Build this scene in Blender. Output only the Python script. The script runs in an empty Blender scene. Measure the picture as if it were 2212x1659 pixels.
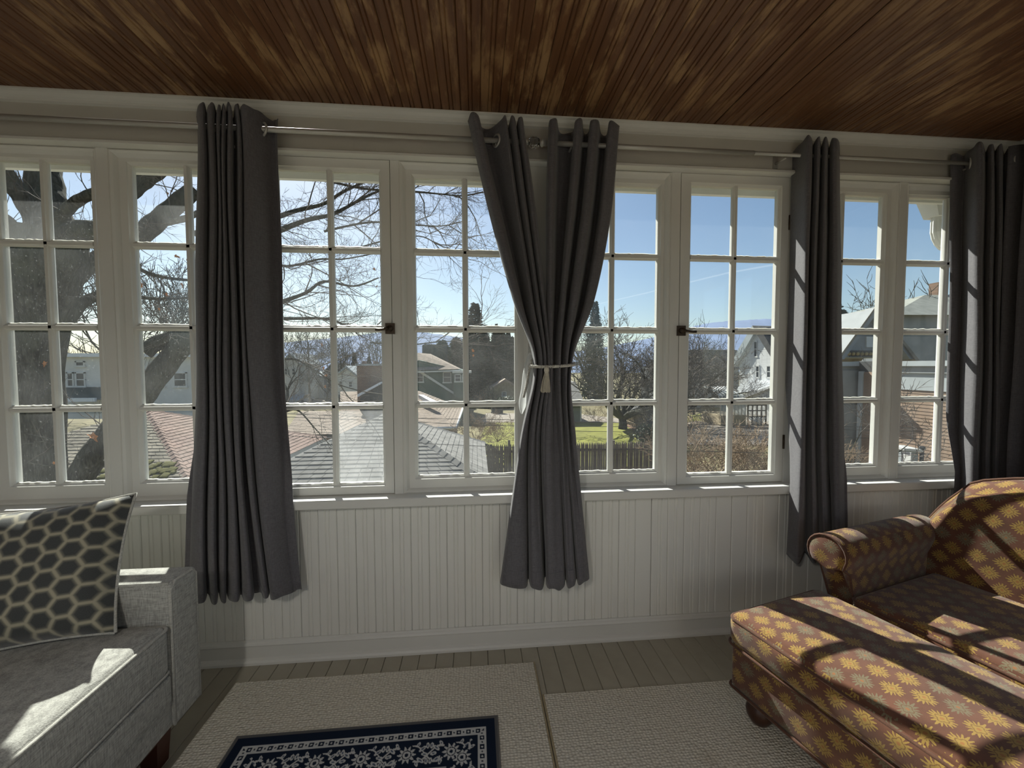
import bpy, math, random
import numpy as np
from mathutils import Vector, Matrix, Euler

# ------------------------------------------------------------------ camera, sky, sun, exposure
S = bpy.context.scene
COL = S.collection
YAW, PITCH, ROLL, CAMY, CAMZ, FPX, HC = 0.08972, 0.043955, -0.00244, -1.852, 1.33, 860.0, 2.44
cy_, sy_ = math.cos(YAW), math.sin(YAW)
cp_, sp_ = math.cos(PITCH), math.sin(PITCH)
FWD = Vector((sy_*cp_, cy_*cp_, -sp_))
_r0 = Vector((cy_, -sy_, 0)); _u0 = _r0.cross(FWD)
RIGHT = _r0*math.cos(ROLL) + _u0*math.sin(ROLL)
UP = _u0*math.cos(ROLL) - _r0*math.sin(ROLL)
EYE = Vector((0, CAMY, CAMZ))
cam = bpy.data.cameras.new('camera'); camo = bpy.data.objects.new('camera', cam); COL.objects.link(camo)
cam.sensor_width = 36.0; cam.lens = FPX/2212*36.0; cam.clip_start = 0.05; cam.clip_end = 4000
m3 = Matrix((RIGHT, UP, -FWD)).transposed()
camo.matrix_world = Matrix.Translation(EYE) @ m3.to_4x4()
S.camera = camo

def bearing(px, py):
    return FWD + RIGHT*((px-1106)/FPX) - UP*((py-829.5)/FPX)
def at(px, py, Y):
    """point at world depth Y seen along that bearing"""
    d = bearing(px, py); return EYE + d*((Y-CAMY)/d.y)
def atz(px, py, z):
    d = bearing(px, py); return EYE + d*((z-CAMZ)/d.z)

SUN_DIR = Vector((-0.454, 1.0, 0.98)).normalized()      # towards the sun
SUN_STRENGTH = 10.5
SKY_STRENGTH = 0.125
w = bpy.data.worlds.new('sky'); S.world = w; w.use_nodes = True
nt = w.node_tree; nt.nodes.clear()
out = nt.nodes.new('ShaderNodeOutputWorld'); bg = nt.nodes.new('ShaderNodeBackground')
sky = nt.nodes.new('ShaderNodeTexSky'); sky.sky_type = 'NISHITA'; sky.sun_disc = False
sky.sun_elevation = math.asin(SUN_DIR.z); sky.sun_rotation = math.atan2(SUN_DIR.x, SUN_DIR.y)
sky.air_density = 1.0; sky.dust_density = 0.9; sky.ozone_density = 1.5; sky.altitude = 100
bg.inputs['Strength'].default_value = SKY_STRENGTH
nt.links.new(sky.outputs[0], bg.inputs['Color']); nt.links.new(bg.outputs[0], out.inputs['Surface'])
sun = bpy.data.lights.new('sun', 'SUN'); suno = bpy.data.objects.new('sun', sun); COL.objects.link(suno)
sun.energy = SUN_STRENGTH; sun.angle = math.radians(0.55); sun.color = (1.0, 0.955, 0.88)
suno.rotation_euler = SUN_DIR.to_track_quat('Z', 'Y').to_euler(); suno.location = (-8, 18, 18)
S.view_settings.view_transform = 'Standard'; S.view_settings.look = 'None'
S.view_settings.exposure = 0.0; S.view_settings.gamma = 1.0; S.view_settings.use_curve_mapping = False
S.cycles.max_bounces = 12; S.cycles.diffuse_bounces = 6; S.cycles.transparent_max_bounces = 24
S.cycles.sample_clamp_indirect = 8.0; S.cycles.use_denoising = True
S.cycles.caustics_reflective = False; S.cycles.caustics_refractive = False

# ------------------------------------------------------------------ helpers
RNG = random.Random(7)

class MB:
    def __init__(s): s.v = []; s.f = []; s.sm = []
    def add(s, vs, fs, smooth=False):
        b = len(s.v); s.v.extend([tuple(p) for p in vs])
        for f in fs: s.f.append(tuple(i+b for i in f)); s.sm.append(smooth)
        return s
    def box(s, x0, x1, y0, y1, z0, z1):
        v = [(x, y, z) for z in (z0, z1) for y in (y0, y1) for x in (x0, x1)]
        return s.add(v, [(0,2,3,1),(4,5,7,6),(0,1,5,4),(1,3,7,5),(3,2,6,7),(2,0,4,6)])
    def hexa(s, p):                      # 8 points, bottom 4 ccw then top 4
        return s.add(p, [(3,2,1,0),(4,5,6,7),(0,1,5,4),(1,2,6,5),(2,3,7,6),(3,0,4,7)])
    def prism(s, poly, vec, smooth=False):   # poly: 3d points in a plane, extruded by vec
        n = len(poly); v = [Vector(p) for p in poly]; v2 = [p+Vector(vec) for p in v]
        fs = [tuple(range(n))[::-1], tuple(range(n, 2*n))]
        s.add(v+v2, fs, False)
        b = len(s.v)-2*n
        for i in range(n):
            j = (i+1) % n; s.f.append((b+i, b+j, b+n+j, b+n+i)); s.sm.append(smooth)
        return s
    def tube(s, pts, rad, k=6, cap=True, smooth=True):
        pts = [Vector(p) for p in pts]; n = len(pts)
        if not hasattr(rad, '__len__'): rad = [rad]*n
        ref = None; rings = []
        for i in range(n):
            t = (pts[min(i+1, n-1)] - pts[max(i-1, 0)])
            if t.length < 1e-9: t = Vector((0, 0, 1))
            t.normalize()
            if ref is None:
                ref = t.orthogonal().normalized()
            else:
                ref = ref - t*ref.dot(t)
                ref = ref.normalized() if ref.length > 1e-6 else t.orthogonal().normalized()
            b = t.cross(ref); r = rad[i]
            rings.append([pts[i] + (ref*math.cos(a)+b*math.sin(a))*r for a in [2*math.pi*j/k for j in range(k)]])
        fs = []
        for i in range(n-1):
            for j in range(k):
                fs.append((i*k+j, i*k+(j+1) % k, (i+1)*k+(j+1) % k, (i+1)*k+j))
        if cap:
            fs.append(tuple(range(k))[::-1]); fs.append(tuple((n-1)*k+j for j in range(k)))
        return s.add([p for r in rings for p in r], fs, smooth)
    def lathe(s, prof, k=20, origin=(0, 0, 0), axis='z', smooth=True):
        o = Vector(origin); vs = []; fs = []
        for r, h in prof:
            for j in range(k):
                a = 2*math.pi*j/k; c, d = r*math.cos(a), r*math.sin(a)
                vs.append(o + (Vector((c, d, h)) if axis == 'z' else Vector((h, c, d)) if axis == 'x' else Vector((c, h, d))))
        for i in range(len(prof)-1):
            for j in range(k):
                fs.append((i*k+j, i*k+(j+1) % k, (i+1)*k+(j+1) % k, (i+1)*k+j))
        return s.add(vs, fs, smooth)
    def grid(s, P, smooth=True, closed=False):     # P[i][j] points
        n, m = len(P), len(P[0]); fs = []
        for i in range(n-1):
            for j in range(m if closed else m-1):
                j2 = (j+1) % m; fs.append((i*m+j, i*m+j2, (i+1)*m+j2, (i+1)*m+j))
        return s.add([p for r in P for p in r], fs, smooth)
    def mesh(s, name, fix=True):
        me = bpy.data.meshes.new(name); me.from_pydata(s.v, [], s.f)
        if s.f: me.polygons.foreach_set('use_smooth', s.sm)
        me.update()
        if fix and len(s.f) < 60000:
            import bmesh
            bm = bmesh.new(); bm.from_mesh(me); bmesh.ops.recalc_face_normals(bm, faces=bm.faces); bm.to_mesh(me); bm.free()
        return me
    def build(s, name, m=None, parent=None, kind=None, fix=True, loc=None):
        return link(s.mesh(name, fix), name, m, parent, kind, loc)

def link(me, name, m=None, parent=None, kind=None, loc=None):
    o = bpy.data.objects.new(name, me); COL.objects.link(o)
    if m is not None and len(me.materials) == 0: me.materials.append(m)
    if parent is not None: o.parent = parent
    if kind: o['kind'] = kind
    if loc is not None: o.location = loc
    return o
def tag(o, label, cat=None, group=None, kind=None):
    if label: o['label'] = label
    if cat: o['category'] = cat
    if group: o['group'] = group
    if kind: o['kind'] = kind
    return o
def thing(name, label, cat, loc=(0, 0, 0), rz=0, group=None, kind=None):
    o = bpy.data.objects.new(name, None); COL.objects.link(o)
    o.location = loc; o.rotation_euler = (0, 0, rz); o.empty_display_size = 0.1
    return tag(o, label, cat, group, kind)
def structure(o, label=None, cat='structure'):
    o['kind'] = 'structure'
    if label: o['label'] = label
    o['category'] = cat
    return o
def bevel(o, wdt=0.004, seg=2):
    md = o.modifiers.new('edge', 'BEVEL'); md.width = wdt; md.segments = seg; md.limit_method = 'ANGLE'; md.angle_limit = 0.6
    return o
def box_uv(o):
    me = o.data; uv = me.uv_layers.new(name='uv')
    for p in me.polygons:
        n = p.normal; a = max(range(3), key=lambda i: abs(n[i]))
        for li in p.loop_indices:
            c = me.vertices[me.loops[li].vertex_index].co
            uv.data[li].uv = (c.y, c.z) if a == 0 else (c.x, c.z) if a == 1 else (c.x, c.y)
    return o

# ------------------------------------------------------------------ materials
class G:
    """small node-graph helper"""
    def __init__(s, name):
        s.m = bpy.data.materials.new(name); s.m.use_nodes = True; s.t = s.m.node_tree
        s.p = s.t.nodes['Principled BSDF']; s.o = s.t.nodes['Material Output']
    def n(s, typ, ins=None, **kw):
        x = s.t.nodes.new('ShaderNode'+typ)
        for k, v in kw.items(): setattr(x, k, v)
        for k, v in (ins or {}).items():
            i = x.inputs[k]
            if hasattr(v, 'is_output') or isinstance(v, bpy.types.NodeSocket): s.t.links.new(v, i)
            else: i.default_value = v
        return x
    def math(s, op, a, b=0.0, c=0.0):
        return s.n('Math', {0: a, 1: b, 2: c}, operation=op).outputs[0]
    def coord(s, which='Object', scale=None, rot=None):
        c = s.n('TexCoord').outputs[which]
        if scale is not None or rot is not None:
            c = s.n('Mapping', {'Vector': c, 'Scale': scale or (1, 1, 1), 'Rotation': rot or (0, 0, 0)}).outputs[0]
        return c
    def noise(s, vec, scale=5, detail=3, rough=0.55):
        return s.n('TexNoise', {'Vector': vec, 'Scale': scale, 'Detail': detail, 'Roughness': rough}).outputs[0]
    def ramp(s, fac, stops):
        r = s.n('ValToRGB', {'Fac': fac}); e = r.color_ramp.elements
        while len(e) < len(stops): e.new(0.5)
        for el, (p, c) in zip(e, stops):
            el.position = p; el.color = (*c, 1) if len(c) == 3 else c
        return r.outputs[0]
    def mix(s, fac, a, b, bt='MIX'):
        x = s.n('Mix', data_type='RGBA', blend_type=bt)
        for k, v in ((0, fac), (6, a), (7, b)):
            if isinstance(v, bpy.types.NodeSocket): s.t.links.new(v, x.inputs[k])
            else: x.inputs[k].default_value = (*v, 1) if isinstance(v, tuple) and len(v) == 3 else v
        return x.outputs[2]
    def base(s, c, rough=0.6, spec=0.3, bump=None, bs=0.3, bd=0.01, sheen=0):
        if isinstance(c, bpy.types.NodeSocket): s.t.links.new(c, s.p.inputs['Base Color'])
        else: s.p.inputs['Base Color'].default_value = (*c, 1)
        s.p.inputs['Roughness'].default_value = rough; s.p.inputs['Specular IOR Level'].default_value = spec
        if sheen: s.p.inputs['Sheen Weight'].default_value = sheen
        if bump is not None:
            b = s.n('Bump', {'Height': bump, 'Strength': bs, 'Distance': bd}); s.t.links.new(b.outputs[0], s.p.inputs['Normal'])
        return s.m

def plain(name, c, rough=0.6, var=0.12, scale=6, spec=0.3, metal=0, bump=0.0):
    g = G(name); nz = g.noise(g.coord(), scale, 4)
    lo = tuple(x*(1-var) for x in c); hi = tuple(min(1, x*(1+var)) for x in c)
    col = g.ramp(nz, [(0.3, lo), (0.7, hi)])
    m = g.base(col, rough, spec, nz if bump else None, bump, 0.01)
    g.p.inputs['Metallic'].default_value = metal
    return m

M = {}
def paint(name, c, dirt=0.10, bs=0.05):
    g = G(name); co = g.coord()
    a = g.noise(co, 3, 5); b = g.noise(co, 40, 3)
    col = g.mix(g.math('MULTIPLY', g.ramp(a, [(0.35, (0, 0, 0)), (0.75, (1, 1, 1))]), 0.5), c, tuple(x*(1-dirt) for x in c))
    return g.base(col, 0.42, 0.35, b, bs, 0.004)
M['white'] = paint('white_gloss_paint', (0.68, 0.675, 0.635))
M['wall'] = paint('white_wall_paint', (0.53, 0.515, 0.465), 0.16)  # frieze: same white paint, its dimness put into a darker colour
M['bead'] = paint('beadboard_paint', (0.76, 0.75, 0.70), 0.10)
M['back'] = paint('plain_wall_paint', (0.72, 0.70, 0.65), 0.05)
M['putty'] = paint('cracked_putty', (0.72, 0.71, 0.64), 0.35, 0.6)

g = G('varnished_ceiling_wood')
oi = g.n('ObjectInfo').outputs['Random']
co = g.n('TexCoord').outputs['Object']
off = g.n('CombineXYZ', {0: g.math('MULTIPLY', oi, 37.0), 1: g.math('MULTIPLY', oi, 91.0), 2: 0.0}).outputs[0]
cv = g.n('VectorMath', {0: co, 1: off}, operation='ADD').outputs[0]
grain = g.noise(g.n('Mapping', {'Vector': cv, 'Scale': (60, 2.0, 60)}).outputs[0], 1.0, 5, 0.6)
worn = g.noise(g.n('Mapping', {'Vector': cv, 'Scale': (14, 3.2, 14)}).outputs[0], 1.0, 6, 0.65)
gw = g.n('NewGeometry').outputs['Position']
patch = g.noise(g.n('Mapping', {'Vector': gw, 'Scale': (0.9, 0.9, 0.9), 'Location': (0.4, 0.2, 0)}).outputs[0], 1.0, 3)
wf = g.math('MULTIPLY', g.ramp(worn, [(0.49, (0, 0, 0)), (0.60, (1, 1, 1))]), g.ramp(patch, [(0.40, (0, 0, 0)), (0.58, (1, 1, 1))]))
c1 = g.ramp(grain, [(0.3, (0.095, 0.040, 0.017)), (0.7, (0.18, 0.082, 0.035))])
c1 = g.mix(g.math('MULTIPLY', oi, 0.45), c1, (0.10, 0.036, 0.014))
c1 = g.mix(g.math('MULTIPLY', wf, 0.85), c1, (0.36, 0.215, 0.10))
M['ceil'] = g.base(c1, 0.42, 0.4, grain, 0.15, 0.003)

g = G('painted_floor')
co = g.coord(); oi = g.n('ObjectInfo').outputs['Random']
a = g.noise(co, 9, 5); col = g.ramp(a, [(0.3, (0.345, 0.32, 0.255)), (0.7, (0.41, 0.385, 0.315))])
col = g.mix(g.math('MULTIPLY', oi, 0.35), col, (0.31, 0.285, 0.225))
M['floor'] = g.base(col, 0.38, 0.35, g.noise(co, 60, 2), 0.05, 0.003)
M['gap'] = plain('dark_gap', (0.02, 0.015, 0.012), 0.9)

def glass(name, dirt, spots=0.5, tint=(0.95, 0.98, 0.97)):
    g = G(name); co = g.coord()
    tr = g.n('BsdfTransparent', {'Color': (*tint, 1)}); gl = g.n('BsdfGlossy', {'Color': (1, 1, 1, 1), 'Roughness': 0.02})
    lw = g.n('LayerWeight', {'Blend': 0.5}).outputs['Facing']
    fr = g.math('ADD', 0.02, g.math('MULTIPLY', 0.5, g.math('POWER', lw, 5.0)))
    clear = g.n('MixShader', {0: fr, 1: tr.outputs[0], 2: gl.outputs[0]})
    dt = g.n('AddShader', {0: g.n('BsdfTranslucent', {'Color': (0.5, 0.52, 0.52, 1)}).outputs[0], 1: g.n('BsdfDiffuse', {'Color': (0.35, 0.36, 0.36, 1)}).outputs[0]})
    n1 = g.noise(co, 5, 4); n2 = g.noise(co, 120, 2)
    d = g.math('ADD', g.math('MULTIPLY', g.ramp(n1, [(0.3, (0.25,)*3), (0.75, (1,)*3)]), dirt),
               g.math('MULTIPLY', g.ramp(n2, [(0.66, (0,)*3), (0.74, (1,)*3)]), dirt*spots))
    mx = g.n('MixShader', {0: d, 1: clear.outputs[0], 2: dt.outputs[0]})
    g.t.links.new(mx.outputs[0], g.o.inputs['Surface'])
    return g.m
M['glass_dusty'] = glass('dusty_window_glass', 0.036, 3.0)
M['glass_hazy'] = glass('hazy_window_glass', 0.09, 1.4)
M['glass_fog'] = glass('fogged_window_glass', 0.24, 0.8)
M['glass'] = glass('window_glass', 0.042, 0.8)
M['glass_clear'] = glass('clear_window_glass', 0.02, 0.6)

def fabric(name, c, weave=900, rough=0.85, sheen=0.15, contrast=0.25, bs=0.2, uvs=False):
    g = G(name); co = g.coord()
    a = g.noise(g.n('Mapping', {'Vector': co, 'Scale': (weave, weave, weave*0.12)}).outputs[0], 1, 2)
    b = g.noise(g.n('Mapping', {'Vector': co, 'Scale': (weave*0.12, weave*0.12, weave)}).outputs[0], 1, 2)
    h = g.math('ADD', a, b)
    f = g.n('MapRange', {0: h, 1: 0.7, 2: 1.3}).outputs[0]
    col = g.mix(f, tuple(x*(1-contrast) for x in c), tuple(x*(1+contrast) for x in c))
    return g.base(col, rough, 0.15, h, bs, 0.002, sheen)
M['curtain'] = fabric('charcoal_curtain_cloth', (0.118, 0.113, 0.122), 420, 0.8, 0.2, 0.22)
M['sofa'] = fabric('grey_heather_upholstery', (0.36, 0.358, 0.33), 330, 0.9, 0.1, 0.35, 0.4)
M['piping'] = fabric('grey_piping', (0.40, 0.395, 0.36), 400)
M['steel'] = plain('brushed_nickel', (0.46, 0.45, 0.42), 0.45, 0.05, 6, 0.5, metal=0.45)
M['bronze'] = plain('aged_bronze', (0.06, 0.042, 0.028), 0.45, 0.3, 40, 0.5, metal=0.6)
M['rope'] = fabric('silver_cord', (0.55, 0.53, 0.48), 500)
M['tassel'] = fabric('cream_tassel', (0.62, 0.57, 0.47), 500)
M['darkwood'] = plain('dark_stained_wood', (0.055, 0.022, 0.012), 0.35, 0.3, 20, 0.4)
M['redwood'] = plain('reddish_wood_leg', (0.06, 0.018, 0.011), 0.4, 0.25, 20, 0.4)
g = G('crystal_finial'); g.p.inputs['Transmission Weight'].default_value = 1.0; g.p.inputs['Roughness'].default_value = 0.02; g.p.inputs['IOR'].default_value = 1.45
M['crystal'] = g.m

# --- patterned cloths
def cell_coords(g, vec, sx, sy):
    """staggered lattice: returns local x, y in cell (-.5...5 units of sx) and cell id value"""
    xyz = g.n('SeparateXYZ', {0: vec}); X = g.math('DIVIDE', xyz.outputs[0], sx); Y = g.math('DIVIDE', xyz.outputs[1], sy)
    row = g.math('FLOOR', Y); par = g.math('MODULO', g.math('ABSOLUTE', row), 2.0)
    Xs = g.math('ADD', X, g.math('MULTIPLY', par, 0.5)); colid = g.math('FLOOR', Xs)
    lx = g.math('SUBTRACT', g.math('SUBTRACT', Xs, colid), 0.5); ly = g.math('SUBTRACT', g.math('SUBTRACT', Y, row), 0.5)
    hid = g.n('TexWhiteNoise', {0: g.n('CombineXYZ', {0: colid, 1: row, 2: 0.0}).outputs[0]}, noise_dimensions='3D').outputs[0]
    return lx, ly, hid
g = G('patterned_chenille')
uvv = g.n('UVMap', uv_map='uv').outputs[0]
wob = g.n('TexNoise', {'Vector': uvv, 'Scale': 300.0, 'Detail': 2.0}).outputs['Color']
uvw = g.n('VectorMath', {0: uvv, 1: g.n('VectorMath', {0: wob, 1: (0.004, 0.004, 0.004)}, operation='MULTIPLY').outputs[0]}, operation='ADD').outputs[0]
SX, SY = 0.074, 0.052
lx, ly, hid = cell_coords(g, uvw, SX, SY)
ax = g.math('MULTIPLY', lx, SX); ay = g.math('MULTIPLY', ly, SY)
r = g.math('SQRT', g.math('ADD', g.math('MULTIPLY', ax, ax), g.math('MULTIPLY', ay, ay)))
th = g.math('ARCTAN2', ay, ax)
star = g.math('COSINE', g.math('MULTIPLY', th, 16.0)); star4 = g.math('COSINE', g.math('MULTIPLY', th, 4.0))
edge = g.math('ADD', 0.0215, g.math('ADD', g.math('MULTIPLY', star, 0.0065), g.math('MULTIPLY', star4, 0.0035)))
inside = g.math('LESS_THAN', r, edge)
ringa = g.math('LESS_THAN', g.math('ABSOLUTE', g.math('SUBTRACT', r, g.math('ADD', 0.0115, g.math('MULTIPLY', star4, 0.002)))), 0.0013)
core = g.math('LESS_THAN', r, 0.0042)
gold = g.mix(g.math('GREATER_THAN', hid, 0.68), (0.32, 0.205, 0.048), (0.16, 0.135, 0.080))
red = g.ramp(g.noise(uvv, 12, 4), [(0.3, (0.088, 0.036, 0.020)), (0.7, (0.150, 0.060, 0.034))])
c2 = g.mix(g.math('MULTIPLY', inside, 0.92), red, gold)
c2 = g.mix(g.math('MULTIPLY', ringa, 0.7), c2, (0.12, 0.05, 0.02))
c2 = g.mix(g.math('MULTIPLY', core, 0.7), c2, (0.28, 0.10, 0.03))
pile = g.noise(uvv, 900, 2)
c2 = g.mix(g.math('MULTIPLY', pile, 0.35), c2, (0.03, 0.015, 0.01))
M['chenille'] = g.base(c2, 0.8, 0.12, pile, 0.25, 0.002, 0.25)
M['chenille_pipe'] = fabric('dark_brown_piping', (0.085, 0.04, 0.025), 400)

g = G('hexagon_velvet')
uvv = g.n('UVMap', uv_map='uv').outputs[0]
hs = 0.054
def hexdist(g, x, y):
    ax, ay = g.math('ABSOLUTE', x), g.math('ABSOLUTE', y)
    return g.math('MAXIMUM', ay, g.math('ADD', g.math('MULTIPLY', ax, 0.8660254), g.math('MULTIPLY', ay, 0.5)))
sp = g.n('SeparateXYZ', {0: uvv})
X = g.math('DIVIDE', sp.outputs[0], hs); Y = g.math('DIVIDE', sp.outputs[1], hs*1.0)
def wrap(g, v, p):
    return g.math('SUBTRACT', g.math('SUBTRACT', v, g.math('MULTIPLY', g.math('FLOOR', g.math('DIVIDE', v, p)), p)), p/2)
s3 = 1.7320508
ax, ay = wrap(g, X, s3), wrap(g, Y, 1.0)
bx, by = wrap(g, g.math('ADD', X, s3/2), s3), wrap(g, g.math('ADD', Y, 0.5), 1.0)
hd = g.math('MINIMUM', hexdist(g, ax, ay), hexdist(g, bx, by))
c3 = g.ramp(hd, [(0.30, (0.028, 0.032, 0.034)), (0.345, (0.075, 0.075, 0.062)), (0.40, (0.15, 0.145, 0.115)), (0.44, (0.30, 0.275, 0.195)), (0.47, (0.36, 0.33, 0.24))])
g_n = g.noise(uvv, 500, 3)
c3 = g.mix(g.math('MULTIPLY', g_n, 0.25), c3, (0.20, 0.20, 0.18))
M['hex'] = g.base(c3, 0.7, 0.2, g_n, 0.2, 0.002, 0.35)
M['hexback'] = fabric('dark_velvet_edge', (0.06, 0.05, 0.04), 400)

g = G('woven_cream_rug')
co = g.n('TexCoord').outputs['Object']
v = g.n('TexVoronoi', {'Vector': g.n('Mapping', {'Vector': co, 'Scale': (85, 105, 1)}).outputs[0], 'Scale': 1.0, 'Randomness': 0.45})
pat = g.noise(co, 4, 4)
c4 = g.mix(g.math('MULTIPLY', v.outputs['Distance'], 0.9), (0.82, 0.79, 0.70), (0.42, 0.39, 0.32))
c4 = g.mix(g.ramp(pat, [(0.60, (0, 0, 0)), (0.8, (0.5, 0.5, 0.5))]), c4, (0.42, 0.36, 0.25))
M['cream'] = g.base(c4, 0.95, 0.05, g.math('SUBTRACT', 1.0, v.outputs['Distance']), 0.9, 0.006)
M['tan'] = fabric('tan_rug_binding', (0.36, 0.30, 0.19), 500)
M['rugedge'] = fabric('grey_rug_edge', (0.17, 0.165, 0.16), 500)
g = G('printed_navy_pile')
vc = g.n('VertexColor', layer_name='dye').outputs[0]
pl = g.noise(g.coord(), 700, 2)
M['navyrug'] = g.base(g.mix(g.math('MULTIPLY', pl, 0.3), vc, (0.03, 0.035, 0.05)), 0.95, 0.05, pl, 0.4, 0.003)

# ------------------------------------------------------------------ room shell
XL, XR, YB = -2.45, 2.75, -3.0       # left wall, right wall, back wall
WT = 0.13                            # window wall thickness
HEAD, SILL = 2.247, 0.745

def plank_profile(wd, th=0.012, bead=True):
    g_ = 0.0035
    p = [(0, g_), (g_, 0)]
    if bead:
        c = wd/2
        p += [(c-0.011, 0), (c-0.0078, 0.0042), (c-0.0045, 0.0006), (c+0.0045, 0.0006), (c+0.0078, 0.0042), (c+0.011, 0)]
    p += [(wd-g_, 0), (wd, g_), (wd, th), (0, th)]
    return p

# ceiling: deck + beaded boards running out to the window wall
ceiling = structure(MB().box(XL-0.1, XR+0.1, YB-0.1, WT, HC+0.012, HC+0.10).build('ceiling', M['gap']), 'brown varnished beadboard ceiling of narrow worn planks')
pw = 0.0825
prof = plank_profile(pw-0.0012)
pm = MB().prism([(x, 0, z) for x, z in prof], (0, YB*-1, 0)).mesh('ceiling_plank'); pm.materials.append(M['ceil'])
x = XL; i = 0
while x < XR-0.02:
    if i in (43, 45): x += 0.005
    o = link(pm, 'ceiling_plank', None, ceiling); o.location = (x, YB, HC + RNG.uniform(0, 0.0012)); x += pw; i += 1

# floor: painted boards running out to the window wall
floor = structure(MB().box(XL-0.1, XR+0.1, YB-0.1, WT, -0.15, -0.012).build('floor', M['gap']), 'grey-beige painted wooden floor boards')
fw = 0.078
fp = [(0, -0.003), (0.002, 0), (fw-0.003, 0), (fw-0.001, -0.003), (fw-0.001, -0.012), (0, -0.012)]
fm = MB().prism([(x, 0, z) for x, z in fp], (0, -YB, 0)).mesh('floor_board'); fm.materials.append(M['floor'])
x = XL
while x < XR:
    o = link(fm, 'floor_board', None, floor); o.location = (x, YB, -RNG.uniform(0, 0.0008)); x += fw

# side walls and rear wall, with openings added out of view for fill daylight
wl = structure(MB().box(XL-0.1, XL, YB, 0, -0.012, 0.70).box(XL-0.1, XL, YB, 0, 2.25, HC+0.012).box(XL-0.1, XL, -1.5, 0, 0.70, 2.25).box(XL-0.1, XL, YB, YB+0.1, 0.70, 2.25).build('wall_left', M['back']), 'plain white side wall beyond the grey sofa')
wr = structure(MB().box(XR, XR+0.1, YB, 0, -0.012, 0.70).box(XR, XR+0.1, YB, 0, 2.25, HC+0.012).box(XR, XR+0.1, -1.2, 0, 0.70, 2.25).box(XR, XR+0.1, YB, YB+0.1, 0.70, 2.25).build('wall_right', M['back']), 'white side wall behind the dark corner curtains')
for par, xx, y0 in ((wl, XL-0.06, -1.5), (wr, XR+0.02, -1.2)):
    n = 2
    for k in range(1, n+1):
        yy = y0+(YB+0.1-y0)*k/(n+1); MB().box(xx, xx+0.04, yy-0.025, yy+0.025, 0.70, 2.25).build('window_post', M['white'], par)
wb = structure(MB().box(XL-0.1, XR+0.1, YB-0.1, YB, -0.012, 0.75).box(XL-0.1, XR+0.1, YB-0.1, YB, 2.15, HC+0.012).box(XL-0.1, -1.3, YB-0.1, YB, 0.75, 2.15).box(-0.3, 0.7, YB-0.1, YB, 0.75, 2.15).box(1.7, XR+0.1, YB-0.1, YB, 0.75, 2.15).build('wall_back', M['back']), 'house wall at the rear of the porch with two windows')
for xx in (-0.8, 1.2): MB().box(xx-0.025, xx+0.025, YB-0.08, YB-0.03, 0.75, 2.15).build('window_post', M['white'], wb)

# added fill lamp and its table, out of view at the rear
tb_ = thing('side_table', 'small round side table at the rear of the porch', 'table', (0.80, -2.62, 0))
MB().lathe([(0, 0.60), (0.20, 0.60), (0.21, 0.612), (0.20, 0.625), (0, 0.625)], 28).build('table_top', M['darkwood'], tb_)
for k in range(3):
    a_ = 2.1*k+0.4; MB().tube([(0.05*math.cos(a_), 0.05*math.sin(a_), 0.60), (0.17*math.cos(a_), 0.17*math.sin(a_), 0.0)], [0.018, 0.012], 8).build('leg', M['darkwood'], tb_)
cl_ = thing('table_lamp', 'lit table lamp with a white drum shade on the small side table', 'lamp', (0.80, -2.62, 0.625))
MB().lathe([(0, 0), (0.075, 0), (0.075, 0.012), (0.03, 0.03), (0.045, 0.10), (0.05, 0.16), (0.02, 0.23), (0.012, 0.30), (0, 0.30)], 20).build('lamp_base', M['white'], cl_)
g = G('lit_lamp_shade'); em = g.n('Emission', {'Color': (1.0, 0.91, 0.78, 1), 'Strength': 8.0}); g.t.links.new(em.outputs[0], g.o.inputs['Surface'])
MB().lathe([(0.15, 0.28), (0.12, 0.50), (0.117, 0.50), (0.147, 0.28), (0.15, 0.28)], 28).build('lamp_shade', g.m, cl_)

# added fill pendant, out of view; opaque shade keeps its light low
pn_ = thing('pendant_lamp', 'pendant lamp with a broad dark metal shade at the rear of the porch', 'lamp', (-0.65, -2.40, HC))
MB().lathe([(0, 0), (0.06, 0), (0.055, -0.025), (0, -0.025)], 20).build('lamp_canopy', M['bronze'], pn_)
MB().tube([(0, 0, -0.02), (0, 0, -0.50)], 0.006, 8).build('lamp_cord', M['bronze'], pn_)
MB().lathe([(0.0, -0.46), (0.04, -0.47), (0.06, -0.52), (0.30, -0.69), (0.30, -0.70), (0.29, -0.69), (0.055, -0.53), (0, -0.53)], 32).build('lamp_shade', M['bronze'], pn_)
g = G('lit_lamp_bulb'); em = g.n('Emission', {'Color': (1.0, 0.95, 0.86, 1), 'Strength': 215.0}); g.t.links.new(em.outputs[0], g.o.inputs['Surface'])
MB().lathe([(0.0, -0.69)]+[(0.06*math.sin(k*math.pi/10), -0.63+0.06*math.cos(k*math.pi/10)) for k in range(9, 1, -1)]+[(0.02, -0.53)], 20).build('bulb', g.m, pn_)

# window wall: apron wall below the sill, frieze above the head, end piers
wf_ = structure(thing('wall_front', 'white window wall with frieze above and beadboard wainscot below', None))
MB().box(XL-0.1, XR+0.1, 0.0, WT, -0.15, SILL-0.04).build('apron_wall', M['gap'], wf_)
MB().box(XL-0.1, XR+0.1, -0.022, WT, HEAD+0.012, HC+0.012).build('frieze', M['wall'], wf_)
MB().box(XL-0.1, -2.055, 0.0, WT, SILL-0.04, HEAD+0.012).build('end_pier', M['white'], wf_)
MB().box(2.735, XR+0.1, 0.0, WT, SILL-0.04, HEAD+0.012).build('end_pier', M['white'], wf_)
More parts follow.
